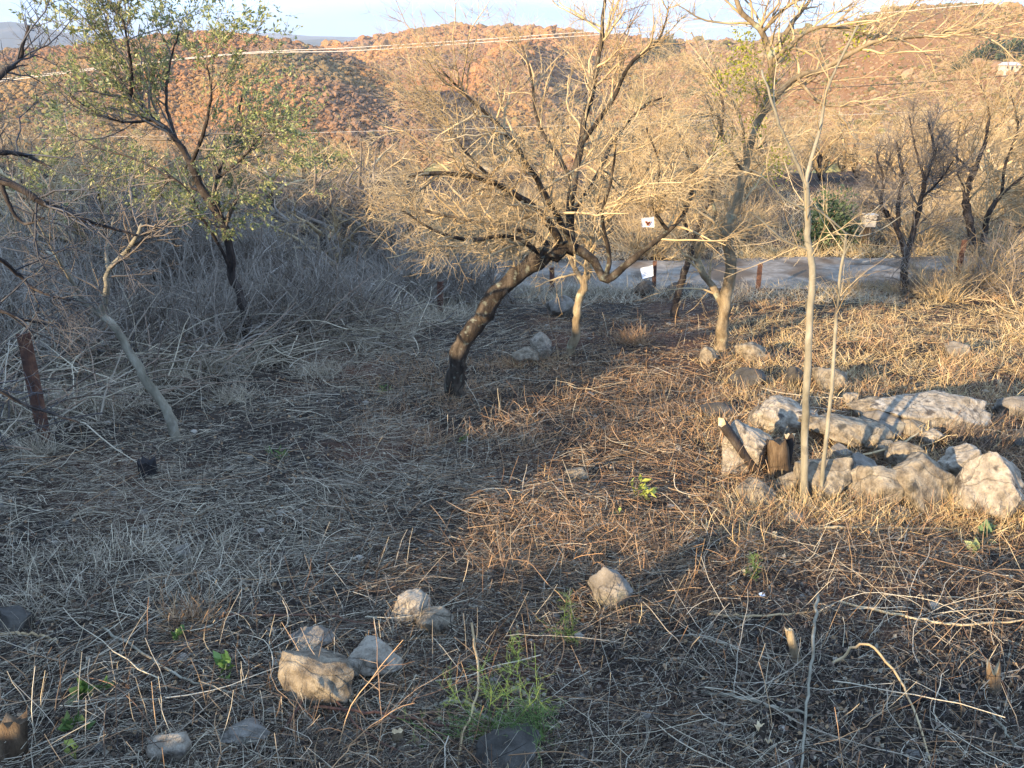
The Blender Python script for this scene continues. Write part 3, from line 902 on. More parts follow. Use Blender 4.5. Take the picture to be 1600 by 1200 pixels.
# ------------------------------------------------------------------ background bare trees and bushes (copies of a few kinds)
def proto_tree(seed, h, barkm, twigm, n=(46, 320, 900), spread=1.0):
    rs = np.random.RandomState(seed)
    root = empty('bare_tree', (0, 0, 0), 'bare tree', 'tree')
    tp = [np.array([0, 0, -.2])]
    d = unit(np.array([rs.normal() * .25, rs.normal() * .25, 1.0]))
    for k in range(4):
        d = unit(d + rs.normal(size=3) * .22)
        tp.append(tp[-1] + d * h * .12)
    ac, TP, TR = trunk_mesh(rs, tp, h * .035, h * .022, K=14, sides=7)
    ac.build('trunk', M[barkm], root)
    nl = 9
    P0 = TP[rs.randint(5, 14, nl)]
    an = np.arange(nl) * 2.4 + rs.uniform(0, 1, nl)
    D = unit(np.stack([np.cos(an) * spread, np.sin(an) * spread, rs.uniform(.5, 1.3, nl)], -1))
    P = grow(rs, P0, D, h * rs.uniform(.4, .62, nl), 10, .16, .03)
    R = np.linspace(h * .017, h * .004, 10)[None].repeat(nl, 0)
    tw = Acc(); tw.tubes(P, R, 5, rs=rs)
    par, rad = P, R
    for (m, L, K, s, r1, r2) in ((n[0], .22, 6, 4, .0024, .005), (n[1], .11, 4, 3, .0014, .0026), (n[2], .06, 3, 3, .0011, .0016)):
        par, rad = spawn(rs, par, rad, m, .15, 1, .85, L * h, K, .24, .03, .65, h * r1, h * r2, np.array([0, 0, h * .4]))
        tw.tubes(par, rad, s, rs=rs)
    tw.build('crown', M[twigm], root)
    return root


def proto_bush(seed, h, mat, stems=46, twn=900, lean=.55, name='bare_bush'):
    rs = np.random.RandomState(seed)
    root = empty(name, (0, 0, 0), 'bush', 'bush')
    p0 = np.concatenate([rs.normal(size=(stems, 2)) * .16 * h, np.full((stems, 1), -.08)], 1)
    d = unit(np.concatenate([rs.normal(size=(stems, 2)) * lean, rs.uniform(.6, 1.2, (stems, 1))], 1))
    P = grow(rs, p0, d, h * rs.uniform(.6, 1.25, stems), 8, .16, -.02)
    R = np.linspace(.0135, .006, 8)[None] * rs.uniform(.6, 1.4, (stems, 1))
    a = Acc(); a.tubes(P, R, 4, rs=rs)
    a.build('stems', M[mat], root)
    b = Acc()
    P2, R2 = spawn(rs, P, R, twn // 3, .15, 1, .6, h * .4, 5, .2, -.01, .6, .003, .005, None)
    b.tubes(P2, R2, 3, rs=rs)
    P3, R3 = spawn(rs, P2, R2, twn, .1, 1, .8, h * .18, 4, .26, -.01, .7, .0022, .0035, None)
    b.tubes(P3, R3, 3, rs=rs)
    b.build('twigs', M[mat], root)
    return root


protos_t = [proto_tree(101, 3.2, 'bark_dark', 'twig_hay'), proto_tree(102, 3.2, 'bark_dark', 'twig_brown'),
            proto_tree(103, 3.2, 'bark_dark', 'twig_tan', spread=1.3), proto_tree(104, 3.2, 'bark_pale', 'twig_hay', spread=.8)]
used = {}


def put(proto, loc, rot, sc, label, group):
    """first use moves the prototype itself, later uses copy it"""
    if id(proto) not in used:
        used[id(proto)] = 1
        proto.location = [float(c) for c in loc]; proto.rotation_euler = (0, 0, rot)
        proto.scale = sc if hasattr(sc, '__len__') else (sc,) * 3
        proto['label'] = label; proto['group'] = group
        return proto
    return copy_thing(proto, loc, rot, sc, label, group)


rs = np.random.RandomState(77)
G1 = 'bare scrub trees beyond the road'
n = 0
while n < 84:
    y = 15.6 + 55 * rs.rand() ** 1.4
    a_ = rs.uniform(-.2, .72)
    x = a_ * y
    if a_ < .15 and rs.rand() < .65: continue
    if y < 21 and a_ > .22: continue
    s = rs.uniform(.75, 1.2) * (1.0 if y < 30 else 1.2)
    if a_ < .12: s *= .62
    elif y < 24: s *= .82
    put(protos_t[rs.choice(4, p=[.35, .15, .3, .2])], (x, y, terrain(x, y) - .05), rs.uniform(0, 6.3), s,
        'bare tan scrub tree beyond the road ' + ('seen through the leaning tree crown' if a_ < .2 else 'between the forked tree and the saplings' if a_ < .42 else 'on the slope at the right'), G1)
    n += 1
G2 = 'bare trees rising out of the left thicket'
for n in range(38):
    y = rs.uniform(9.0, 30); a_ = rs.uniform(-.85, -.12)
    x = a_ * y
    put(protos_t[rs.choice(4, p=[.15, .45, .25, .15])], (x, y, terrain(x, y) - .05), rs.uniform(0, 6.3), rs.uniform(.62, 1.0),
        'bare grey tree rising out of the thicket ' + ('at the left edge' if a_ < -.5 else 'around the leafy tree' if a_ < -.28 else 'between the leafy and leaning trees'), G2)

pb = [proto_bush(201, 1.15, 'twig_grey', 40, 300), proto_bush(202, 1.3, 'twig_grey', 34, 280, .75), proto_bush(203, 1.0, 'twig_grey', 44, 240, .9)]
pb.append(proto_bush(204, 1.2, 'twig_brown', 44, 520, .7))
ph = [proto_bush(211, 1.2, 'twig_hay', 54, 520, .8), proto_bush(212, 1.1, 'twig_brown', 44, 520, .6), proto_bush(213, .9, 'twig_hay', 60, 460, 1.0)]
G3 = 'grey bare bushes of the shaded thicket'
# edge of the thicket on the ground, in picture order from the left edge to the road
edge = np.array([gnd(*q)[:2] for q in ((-60, 690), (90, 640), (200, 600), (330, 575), (470, 545), (560, 530), (640, 510), (720, 480), (790, 455))])
for n in range(150):
    if n < 110:
        t = rs.rand() * (len(edge) - 1.01); i = int(t)
        e = edge[i] + (edge[i + 1] - edge[i]) * (t - i)
        dist = .2 + 5.0 * rs.rand() ** 1.4
        q = e + unit(np.array([-.75, .66])) * dist
        sc = rs.uniform(.75, 1.1) * (.7 + .13 * dist) * (.85 if i < 2 else 1) * (.8 if i >= 6 else 1)
    else:                                   # along the near side of the road, left of the leaning tree
        q = np.array([rs.uniform(-9, -.2), rs.uniform(10.1, 11.3)])
        sc = rs.uniform(.75, 1.2) * (.65 if q[0] > -1 else 1)
    if q[1] > 11.4 and q[0] > -.4: continue
    where = ('in the shaded thicket along the left edge' if q[0] / q[1] < -.5 else 'in the shaded thicket around the leafy tree' if q[0] / q[1] < -.28
             else 'in the shaded thicket between the leafy tree and the leaning tree' if q[0] / q[1] < -.12 else 'at the thicket end behind the leaning trunk')
    put(pb[rs.choice(4, p=[.28, .26, .26, .2])], (q[0], q[1], terrain(q[0], q[1])), rs.uniform(0, 6.3), sc, 'grey leafless bush ' + where, G3)
G4 = 'hay coloured bushes behind the road'
for n in range(88):
    x = rs.uniform(-3, 14); y = road_c(x) + 1.35 + (4.0 if n < 60 else 9.0) * rs.rand() ** (1.4 if n < 60 else .8)
    s = rs.uniform(.7, 1.25)
    s *= .7 if x < 5 else .8
    if .30 < x / y < .47: s *= .6; y += .9
    w_ = ('left of the forked tree' if x / y < .24 else 'behind the thin saplings' if x / y < .42 else 'around the two dark trees on the right')
    put(ph[rs.randint(3)], (x, y, terrain(x, y)), rs.uniform(0, 6.3), s, 'leafless hay coloured bush across the road ' + w_, G4)
G5 = 'hay coloured bushes along the right fence'
for px, py, s in ((1425, 462, .42), (1465, 458, .5), (1510, 462, .55), (1530, 448, .6), (1580, 445, .7), (1480, 470, .5), (1545, 455, .7), (1590, 470, .75), (1620, 500, .7), (1400, 462, .35), (1560, 430, .8), (1340, 458, .3), (1450, 455, .4), (1650, 540, .6)):
    g = gnd(px, py)
    put(ph[rs.randint(3)], g, rs.uniform(0, 6.3), s, 'hay coloured leafless bush near the right hand fence post', G5)
G6 = 'unseen bushes added to fringe the shade of the bank'
for n in range(26):  # added out of view to break up the bank's shadow edge
    v = rs.uniform(3.0, 15) if n < 20 else rs.uniform(-7, 1)
    u = -3.9 + rs.uniform(-.5, .4)
    x = (u - v) / 1.41421; y = (u + v) / 1.41421
    put(pb[rs.randint(4)], (x, y, terrain(x, y) - .1), rs.uniform(0, 6.3), rs.uniform(.3, .55), 'unseen grey leafless bush added behind the viewpoint to fringe the cast shade', G6)

# a few evergreen bushes and dark conifers
def leaf_bush(name, label, px, py, Y, rad, n, cols, size, seed, group=None, base=None, cat='bush', sc=(1, 1, 1)):
    rs = np.random.RandomState(seed)
    c = at(px, py, Y)
    b = np.array([c[0], c[1], float(terrain(c[0], c[1]))]) if base is None else base
    root = empty(name, b, label, cat, group)
    nb = 26
    D = unit(np.concatenate([rs.normal(size=(nb, 2)), np.abs(rs.normal(size=(nb, 1))) + .3], 1))
    P = grow(rs, b[None].repeat(nb, 0), unit(c - b + np.array([0, 0, .01]))[None] * .8 + D, np.full(nb, np.linalg.norm(c - b) + rad * .6), 6, .15, .0)
    a = Acc(); a.tubes(P, np.linspace(.02, .005, 6)[None].repeat(nb, 0) * (rad / .6), 4, rs=rs); a.build('stems', M['bark_dark'], root)
    q = unit(rs.normal(size=(n, 3))) * rad * rs.uniform(.25, 1, (n, 1)) ** .5 * (1 + .35 * np.sin(rs.rand() * 6 + 5 * unit(rs.normal(size=(n, 3)))[:, :1])) * np.array(sc)
    cl = unit(rs.normal(size=(18, 3))) * rad * .75 * np.array(sc)
    near = np.linalg.norm(q[:, None] - cl[None], axis=2).min(1)
    q = q[near < rad * .52]
    l = Acc(); leaves(l, rs, c + q, q + np.array([0, 0, .2]), size, np.array(cols)[rs.randint(0, len(cols), len(q))] * rs.uniform(.6, 1.3, (len(q), 1)), .3)
    l.build('foliage', M['leaf'], root, smooth=False)
    return root


GR = [(.05, .08, .035), (.07, .10, .04), (.09, .12, .05)]
leaf_bush('evergreen_bush', 'dark green evergreen bush behind the thin saplings across the road', 1300, 362, 14.6, .6, 2600, GR, .085, 301, sc=(1, .8, 1.3))
leaf_bush('green_shrub', 'low yellowish green shrub in the dip beyond the left thicket', 505, 262, 36, 1.5, 2200, [(.22, .22, .07), (.28, .26, .09), (.16, .18, .06)], .2, 302, sc=(1.3, 1, .6))
leaf_bush('olive_shrub', 'small olive shrub below the power cables left of the leaning tree crown', 540, 300, 30, 1.0, 1500, [(.2, .2, .08), (.15, .16, .06)], .17, 303, sc=(1.3, 1, .7))
for k, (px, py, rd) in enumerate(((1520, 100, 4.0), (1550, 88, 5.2), (1585, 84, 5.5), (1500, 108, 2.5), (1040, 80, 5.0), (1018, 92, 4.0))):
    c = hill_hit(main_hill, px, py + 6 if px > 1200 else py + 8)
    Yk = c[1]
    rd = rd * Yk / 260
    c = at(px, py, Yk)
    lab = ['rounded dark green tree left of the pale farmhouse', 'tall dark green tree right above the farmhouse gable', 'widest dark green tree behind the farmhouse',
           'smallest dark green tree at the left end of the farmhouse trees', 'dark green tree on the ridge right of the leaning tree crown', 'lower green tree on the ridge beside the leaning tree crown'][k]
    leaf_bush('evergreen_tree', lab, px, py, Yk, rd, 1500, [(.045, .065, .035), (.06, .085, .045), (.09, .11, .06)], rd * .2, 310 + k, 'evergreen trees on the far slope', base=c - np.array([0, 0, rd * 1.3]), cat='tree', sc=(1, 1, .85))


# ------------------------------------------------------------------ box helper, house, signs, posts, cables
def box(ac, c, ax, ay, az_, hx, hy, hz):
    c = np.asarray(c, float)
    V = [c + ax * hx * i + ay * hy * j + az_ * hz * k for i in (-1, 1) for j in (-1, 1) for k in (-1, 1)]
    ac.add(V, [(0, 1, 3, 2), (4, 6, 7, 5), (0, 4, 5, 1), (2, 3, 7, 6), (0, 2, 6, 4), (1, 5, 7, 3)])


EX, EY, EZ = np.eye(3)
hb = hill_hit(main_hill, 1588, 113)
hc = hb + np.array([0, 0, 1.4])
house = empty('farmhouse', hb, 'small pale farmhouse with metal roof on the far right slope', 'house')
a = Acc(); box(a, hc, EX, EY, EZ, 2.6, 2.0, .75); box(a, hc - np.array([0, 0, 1.6]), EX, EY, EZ, 2.5, 1.9, 1.0); wall = a.build('wall', M['plaster'], house, False)
a = Acc()
r0 = hc + np.array([0, 0, .78])
V = [r0 + np.array(q) for q in ((-2.9, -2.4, 0), (2.9, -2.4, 0), (2.9, 2.4, 0), (-2.9, 2.4, 0), (-2.9, 0, 1.0), (2.9, 0, 1.0))]
a.add(V, [(0, 1, 5, 4), (2, 3, 4, 5), (0, 3, 2, 1)], [(0, 4, 3), (1, 2, 5)]); a.build('roof', M['roof'], house, False)
for dx in (-2.2, 1.8):
    a = Acc(); box(a, hc + np.array([dx * .8, -2.0, .1]), EX, EY, EZ, .4, .06, .35); a.build('window', M['dark'], wall, False)
a = Acc(); box(a, hc + np.array([-.2, -2.0, -.15]), EX, EY, EZ, .35, .06, .55); a.build('door', M['dark'], wall, False)


def post(label, px0, py0, px1, py1, w, Y=None, mat='rust', seed=0):
    b = gnd(px0, py0) if Y is None else at(px0, py0, Y)
    b[2] = float(terrain(b[0], b[1]))
    t = at(px1, py1, b[1] + .02)
    root = empty('fence_post', b, label, 'fence post', 'rusty posts of the boundary fence')
    d = unit(t - b); L = np.linalg.norm(t - b)
    sx = unit(np.cross(d, np.array([.25, 1, 0]))); sy = np.cross(sx, d)
    a = Acc()
    K = 9
    rs = np.random.RandomState(seed)
    for hx, hy, ox, oy in ((w / 2, .004, 0, 0), (.004, w / 2, -w / 2 + .004, w / 2 - .002)):   # two flanges of an angle iron
        V = []
        for k in range(K):
            c = b - d * .1 + d * (L + .1) * k / (K - 1) + rs.normal(size=3) * .0015
            for i, j in ((-1, -1), (1, -1), (1, 1), (-1, 1)):
                V.append(c + sx * (ox + hx * i) + sy * (oy + hy * j))
        f = [(k * 4 + q, k * 4 + (q + 1) % 4, k * 4 + 4 + (q + 1) % 4, k * 4 + 4 + q) for k in range(K - 1) for q in range(4)]
        f += [(3, 2, 1, 0), (K * 4 - 4, K * 4 - 3, K * 4 - 2, K * 4 - 1)]
        f0 = Acc(); f0.add(V, f); f0.build('flange', M[mat], root, False)
    return root, d, L


post('leaning rusty post at the left edge in front of the thicket', 66, 690, 31, 522, .055, seed=1)
post('short rusty post at the edge of the thicket left of the leaning trunk', 687, 488, 687, 440, .065, seed=2)
post('rusty post under the leaning trunk beside the road', 862, 462, 862, 418, .065, seed=3)
pr = post('rusty post with the white notice tied to its left', 1021, 456, 1023, 408, .06, seed=4)
post('short rusty post between the forked tree and the thin saplings', 1184, 455, 1188, 412, .07, seed=5)
post('tall leaning rusty post at the right below the bare trees', 1492, 452, 1507, 375, .075, seed=6)
post('dark post stub in the shade under the leaning trunk', 792, 462, 793, 432, .05, seed=7)

Yn = pr[0].location[1] - .05
c4 = [at(1000, 419, Yn), at(1020, 414, Yn - .02), at(1021, 431, Yn), at(1004, 436, Yn - .04)]
root = empty('notice', np.mean(c4, 0), 'white paper notice with blue grey lines tied to a rusty fence post', 'notice')


def sheet(name, c4, mat, parent, n=7, sag=.012, lift=0, u0=0, u1=1, v0=0, v1=1, th=.002):
    us = np.linspace(u0, u1, n); vs = np.linspace(v0, v1, n)
    U, Vv = np.meshgrid(us, vs)
    U = U[..., None]; Vv = Vv[..., None]
    P = (c4[0] * (1 - U) + c4[1] * U) * (1 - Vv) + (c4[3] * (1 - U) + c4[2] * U) * Vv
    nrm = unit(np.cross(c4[1] - c4[0], c4[3] - c4[0]))
    if nrm[1] > 0: nrm = -nrm
    P = P + nrm * (sag * np.sin(U * 5 + Vv * 3) + lift)
    Q = P - nrm * th
    i, j = np.meshgrid(np.arange(n - 1), np.arange(n - 1)); k = j * n + i
    f = np.stack([k, k + 1, k + n + 1, k + n], -1).reshape(-1, 4)
    N = n * n
    rim = list(range(n)) + [n * r + n - 1 for r in range(1, n)] + [n * (n - 1) + q for q in range(n - 2, -1, -1)] + [n * r for r in range(n - 2, 0, -1)]
    side = [(rim[q], rim[(q + 1) % len(rim)], rim[(q + 1) % len(rim)] + N, rim[q] + N) for q in range(len(rim))]
    a = Acc(); a.add(np.concatenate([P.reshape(-1, 3), Q.reshape(-1, 3)]), np.concatenate([f, f[:, ::-1] + N, np.array(side)]))
    return a.build(name, mat, parent)


paper = sheet('paper_sheet', c4, M['paper'], root)
for k, (v, u1) in enumerate(((.16, .85), (.30, .9), (.44, .8), (.58, .88), (.72, .6))):
    sheet('printed_line', c4, M['ink'], paper, lift=.003, u0=.14, u1=u1, v0=v, v1=v + .055, th=.0015)

Ys = Yc - .62
c4 = [at(1002, 341, Ys), at(1022, 339, Ys), at(1022, 355, Ys), at(1003, 355, Ys)]
root = empty('warning_sign', np.mean(c4, 0), 'small square white sign with a reddish mark hanging among the branches', 'sign')
board = sheet('board', c4, M['board'], root, sag=.003, th=.006)
for (ua, va, ub, vb) in ((.25, .3, .55, .75), (.35, .8, .7, .35), (.3, .45, .65, .5)):
    a = Acc()
    p = lambda u, v: (c4[0] * (1 - u) + c4[1] * u) * (1 - v) + (c4[3] * (1 - u) + c4[2] * u) * v + np.array([0, -.012, 0])
    A_, B_ = p(ua, va), p(ub, vb); dd = unit(B_ - A_); nn = np.cross(dd, EY)
    box(a, (A_ + B_) / 2, dd, EY, nn, np.linalg.norm(B_ - A_) / 2, .002, .006); a.build('red_mark', M['red'], board, False)
a = Acc(); c = (c4[0] + c4[1]) / 2; a.tubes(resample([c + np.array([-.03, 0, -.005]), c + np.array([0, .02, .07]), c + np.array([.02, .05, .16])], 6)[None], np.full((1, 6), .0018), 5, cap=True)
a.build('cord', M['cable_dark'], root)

cb = at(1358, 345, 14.4)
root = empty('white_box', [cb[0], cb[1], float(terrain(cb[0], cb[1]))], 'small white box on a stand across the road among the bushes', 'box')
a = Acc(); box(a, cb, EX, EY, EZ, .10, .08, .10); a.build('body', M['plaster'], root, False)
a = Acc(); box(a, cb + np.array([0, 0, .113]), EX, EY, EZ, .115, .095, .011); a.build('lid', M['plaster'], root, False)
zt = float(terrain(cb[0], cb[1])); a = Acc(); hh = (cb[2] - .10 - zt) / 2 + .05
box(a, [cb[0], cb[1], cb[2] - .102 - hh], EX, EY, EZ, .05, .05, hh); a.build('stand', M['wood_old'], root, False)

for lab, pts, Y, r, m in (('upper of the two bright power cables crossing the hill', ((-200, 150), (0, 124), (350, 85), (560, 74), (830, 56), (1200, 28), (1800, -30)), 42, .017, 'cable'),
                          ('lower of the two bright power cables crossing the hill', ((-200, 153), (0, 127), (350, 86.5), (560, 79), (830, 61), (1200, 36), (1800, -18)), 41, .018, 'cable'),
                          ('single thin power cable low above the valley wood', ((-200, 222), (300, 211), (460, 208), (640, 203), (1000, 192), (1800, 160)), 60, .011, 'cable'),
                          ('dark power cable sagging over the right hand slope', ((900, 150), (1200, 142), (1466, 127), (1600, 116), (1800, 100)), 55, .028, 'cable_dark')):
    P = resample([at(x, y, Y) for x, y in pts], 60)
    a = Acc(); a.tubes(P[None], np.full((1, 60), r), 5)
    tag(a.build('power_cable', M[m]), lab, 'cable', 'power cables over the valley')

# dark folded sheet in the thicket
g0 = gnd(405, 525)
Yt = g0[1] - .15
root = None
prof = [(398, 520, 0), (415, 503, .02), (425, 488, .0), (440, 468, .05), (448, 459, .1), (456, 478, .0), (461, 492, -.05), (455, 508, .0), (440, 520, .05)]
top = [at(x, y, Yt + d) for x, y, d in prof[:5]]
bot = [at(402, 530, Yt - .05), at(420, 528, Yt - .08), at(440, 522, Yt - .1), at(456, 508, Yt - .1), at(462, 490, Yt - .06)]
A_ = resample(top, 14); B_ = resample(bot, 14)
V = []
for k in range(7):
    t = k / 6
    V.append(A_ * (1 - t) + B_ * t + np.array([0, 1, .1]) * (.10 * math.sin(t * math.pi) + .015 * np.sin(np.arange(14) * 1.3 + k))[:, None])
V = np.concatenate(V)
Q = V + np.array([0, .012, .004])
i, j = np.meshgrid(np.arange(13), np.arange(6)); k = (j * 14 + i).reshape(-1)
f = np.stack([k, k + 1, k + 15, k + 14], -1)
a = Acc(); a.add(np.concatenate([V, Q]), np.concatenate([f, f[:, ::-1] + len(V)]))
o = a.build('dark_sheet', M['tarp']); tag(o, 'dark crumpled sheet caught in the thicket beside the leafy tree trunk', 'sheet')
# pale folded rim
a = Acc(); rim = resample([at(x, y, Yt + d - .02) for x, y, d in prof[4:]], 12)
a.tubes(rim[None], np.full((1, 12), .012), 6, cap=True)
rimo = a.build('folded_rim', M['rock_grey']); rimo.parent = o


# ------------------------------------------------------------------ rocks
def rock(label, px, py, w, h, mat, seed, sub=3, deep=.8, cuts=9, tilt=0.0, sink=.12, name='rock', group=None, up=0.0, noise_=.05):
    """px, py: middle of the foot in the photograph; w, h: size there"""
    rs = np.random.RandomState(seed)
    g = gnd(px, py)
    s = depth_of(g) / F
    hw, hh = w * s / 2, h * s / 2 * 1.06
    hd = hw * deep
    v, f = ICO[sub]
    v = v.copy()
    for _ in range(cuts):
        n = unit(rs.normal(size=3)); dd = rs.uniform(.52, .82)
        ov = v @ n - dd
        v -= np.maximum(ov, 0)[:, None] * n[None] * .96
    nz = (vnoise(v[:, 0] * 3 + seed, v[:, 1] * 3 + v[:, 2] * 2.3, seed) - .5) + .5 * (vnoise(v[:, 0] * 7 + v[:, 2] * 5, v[:, 1] * 7 + seed, seed + 1) - .5)
    nz = nz + .35 * (vnoise(v[:, 0] * 15 + v[:, 2] * 9, v[:, 1] * 15 - v[:, 2] * 7 + seed, seed + 2) - .5)
    v = v * (1 + noise_ * 3.2 * nz[:, None])
    v = v / np.abs(v).max(0)
    v = v * np.array([hw, hd, hh])
    ct, st = math.cos(tilt), math.sin(tilt)
    v = np.stack([v[:, 0] * ct - v[:, 2] * st, v[:, 1], v[:, 0] * st + v[:, 2] * ct], -1)
    c = g + np.array([0, hd * .55, hh * (1 - sink * 2) + up])
    ac = Acc(); ac.add(v + 0, None, f)
    o = ac.build(name, M[mat])
    o.location = [float(q) for q in c]
    tag(o, label, 'rock', group)
    return o


SG = 'stones of the heap on the right'
ROCKS = [
    ('pale upright angular stone at the left end of the stone heap', 1172, 738, 72, 104, 'rock_pale', 2, .8, .2, SG),
    ('small pale stone leaning at the far left foot of the stone heap', 1148, 742, 44, 54, 'rock_pale', 3, .8, 0, SG),
    ('pale flat topped stone behind the thin sapling at the heap top', 1238, 672, 105, 56, 'rock_pale', 4, .7, .05, SG),
    ('small black stone tucked behind the thin sapling', 1241, 668, 38, 30, 'rock_dark', 5, .8, 0, SG),
    ('long jagged yellowish slab in the middle of the stone heap', 1334, 695, 142, 58, 'rock_tan', 6, .6, -.12, SG),
    ('grey stone resting on the right end of the jagged slab', 1388, 680, 66, 42, 'rock_grey', 7, .8, 0, SG),
    ('long pale slab lying along the back of the stone heap', 1470, 672, 200, 62, 'rock_pale', 8, .45, -.12, SG),
    ('small rounded tan stone between the two slabs', 1430, 680, 54, 32, 'rock_tan', 9, .8, 0, SG),
    ('tall tan block just right of the thin sapling', 1284, 782, 94, 104, 'rock_tan', 10, .8, .05, SG),
    ('low grey stone wedged beside the tall tan block', 1345, 750, 60, 46, 'rock_grey', 11, .8, 0, SG),
    ('tan stone half buried in dry grass at the heap front', 1374, 796, 84, 82, 'rock_tan', 12, .8, -.1, SG),
    ('big rounded tan boulder in front of the stone heap', 1444, 798, 108, 106, 'rock_tan', 13, .8, 0, SG),
    ('pale wedge stone between the two big boulders', 1508, 760, 72, 78, 'rock_pale', 14, .8, .1, SG),
    ('pointed pale boulder at the right end of the heap', 1560, 808, 112, 124, 'rock_pale', 15, .8, .06, SG),
    ('grey rounded stone at the right edge above the heap', 1594, 652, 70, 42, 'rock_grey', 16, .8, 0, SG),
    ('tiny white stone standing above the heap', 1328, 632, 26, 34, 'rock_pale', 17, .8, .2, SG),
    ('tan stone below the tiny white one at the heap back', 1355, 650, 62, 34, 'rock_tan', 18, .8, 0, SG),
    ('brownish crumbly stone at the heap left front', 1186, 788, 62, 42, 'rock_tan', 19, .8, 0, SG),
    ('dark stone at the right edge beside the brown clod', 1598, 700, 40, 36, 'rock_dark', 20, .8, 0, SG),
    ('brown fist sized stone in the gap left of the tall tan block', 1232, 770, 36, 40, 'rock_tan', 46, .8, 0, SG),
    ('small shaded stone under the jagged slab', 1310, 716, 40, 28, 'rock_grey', 47, .8, 0, SG),
    ('second small shaded stone under the right end of the jagged slab', 1392, 712, 44, 30, 'rock_tan', 48, .8, 0, SG),
    ('pale chip stone under the long pale slab', 1462, 690, 46, 26, 'rock_pale', 49, .8, 0, SG),
    ('rounded tan stone behind the big rounded boulder', 1420, 728, 60, 46, 'rock_tan', 50, .8, 0, SG),
    ('small stone at the foot of the big rounded boulder', 1405, 812, 34, 24, 'rock_tan', 51, .8, 0, SG),
    ('tan stone behind the pale upright stone', 1190, 672, 46, 44, 'rock_tan', 52, .8, 0, SG),
    ('small grey stone lying on the ground below the thin sapling', 1242, 818, 32, 22, 'rock_grey', 21, .8, 0, None),
    ('dark grey stone in the dry grass left of the heap', 1172, 608, 66, 34, 'rock_dark', 22, .8, 0, None),
    ('mossy dark boulder below the forked tree', 1124, 652, 60, 26, 'rock_dark', 23, .8, 0, None),
    ('narrow dark upright stone left of the thin sapling', 1240, 606, 34, 39, 'rock_dark', 24, .8, .1, None),
    ('rounded brown stone right of the forked trunk foot', 1180, 566, 58, 34, 'rock_tan', 25, .8, 0, None),
    ('small tan stone left of the forked trunk foot', 1110, 566, 34, 28, 'rock_tan', 26, .8, 0, None),
    ('tan boulder in the grass between the two thin saplings', 1302, 616, 66, 54, 'rock_tan', 27, .8, 0, None),
    ('small grey stone in the golden grass at the right', 1498, 556, 38, 26, 'rock_grey', 28, .8, 0, None),
    ('pale pointed stone leaning behind the leaning trunk', 846, 560, 36, 48, 'rock_pale', 29, .6, .35, None),
    ('low mossy stone beside the pale pointed stone', 822, 566, 44, 26, 'rock_tan', 30, .8, 0, None),
    ('square grey boulder near the road behind the slender tree', 878, 494, 56, 40, 'rock_grey', 31, .8, 0, None),
    ('dark stone at the foot of the post with the notice', 1006, 462, 32, 28, 'rock_dark', 32, .8, 0, None),
    ('long low dark stone at the road edge', 1066, 459, 48, 18, 'rock_dark', 33, .8, 0, None),
    ('tan rounded boulder in the foreground with a flat shaded side', 492, 1112, 116, 96, 'rock_tan', 34, .8, .06, None),
    ('white knobbly stone right behind the tan boulder', 580, 1064, 84, 62, 'rock_pale', 35, .8, .1, None),
    ('grey stone half buried behind the tan boulder', 480, 1022, 74, 32, 'rock_grey', 36, .8, 0, None),
    ('broken white stone in the middle foreground', 640, 972, 58, 42, 'rock_pale', 37, .8, .1, None),
    ('pale pinkish stone right of the broken white stone', 684, 992, 62, 40, 'rock_tan', 38, .8, -.2, None),
    ('grey speckled stone beside the fern in the foreground', 956, 952, 68, 70, 'rock_grey', 39, .8, 0, None),
    ('pale stone with yellow chips at the bottom left', 262, 1200, 66, 58, 'rock_pale', 40, .8, 0, None),
    ('low greenish grey stone near the bottom left', 382, 1172, 80, 36, 'rock_grey', 41, .8, 0, None),
    ('dark bluish stone under the feathery plant at the bottom', 792, 1205, 96, 64, 'rock_dark', 42, .8, 0, None),
    ('small flat stone on the lit ground in the middle', 902, 750, 40, 20, 'rock_tan', 43, .8, 0, None),
    ('small dark stone at the left edge of the mown ground', 22, 990, 60, 40, 'rock_dark', 44, .8, 0, None),
    ('small stone hidden in the straw at left centre', 280, 872, 40, 22, 'rock_grey', 45, .8, 0, None),
]
for lab, px, py, w, h, m, sd_, dp, tl, gp in ROCKS:
    k_ = 1.14 if gp else (1.12 if py > 900 else 1.0)
    rock(lab, px, py + (4 if gp else 2), w * k_, h * (1.04 if gp else 1.15 if py > 900 else 1.0), m, 400 + sd_, 4 if w > 70 else 3, dp, 12, tl, group=gp, sink=.22 if gp else .17)

# loose pebbles scattered on the ground: uncountable
rs = np.random.RandomState(9)
N = 240
r = np.exp(rs.uniform(math.log(1.4), math.log(11), N)); th = rs.uniform(-.66, .66, N)
x = r * np.sin(th); y = r * np.cos(th)
v0, f0 = ICO[1]
d = 1 + rs.normal(size=(N, len(v0), 1)) * .12
s = (rs.uniform(.006, .022, N) * (1 + .06 * r))[:, None, None] * np.array([1, .9, .6])
V = v0[None] * d * s + np.stack([x, y, terrain(x, y) + .004], -1)[:, None]
c = np.array([(.22, .19, .15), (.16, .14, .115), (.28, .245, .195), (.10, .09, .075)])[rs.randint(0, 4, N)]
ac = Acc(); ac.add(V, None, (f0[None] + (np.arange(N) * len(v0))[:, None, None]).reshape(-1, 3), np.repeat(c[:, None], len(v0), 1))
tag(ac.build('pebbles', M['litter']), 'small loose stones scattered over the mown ground', 'pebbles', kind='stuff')


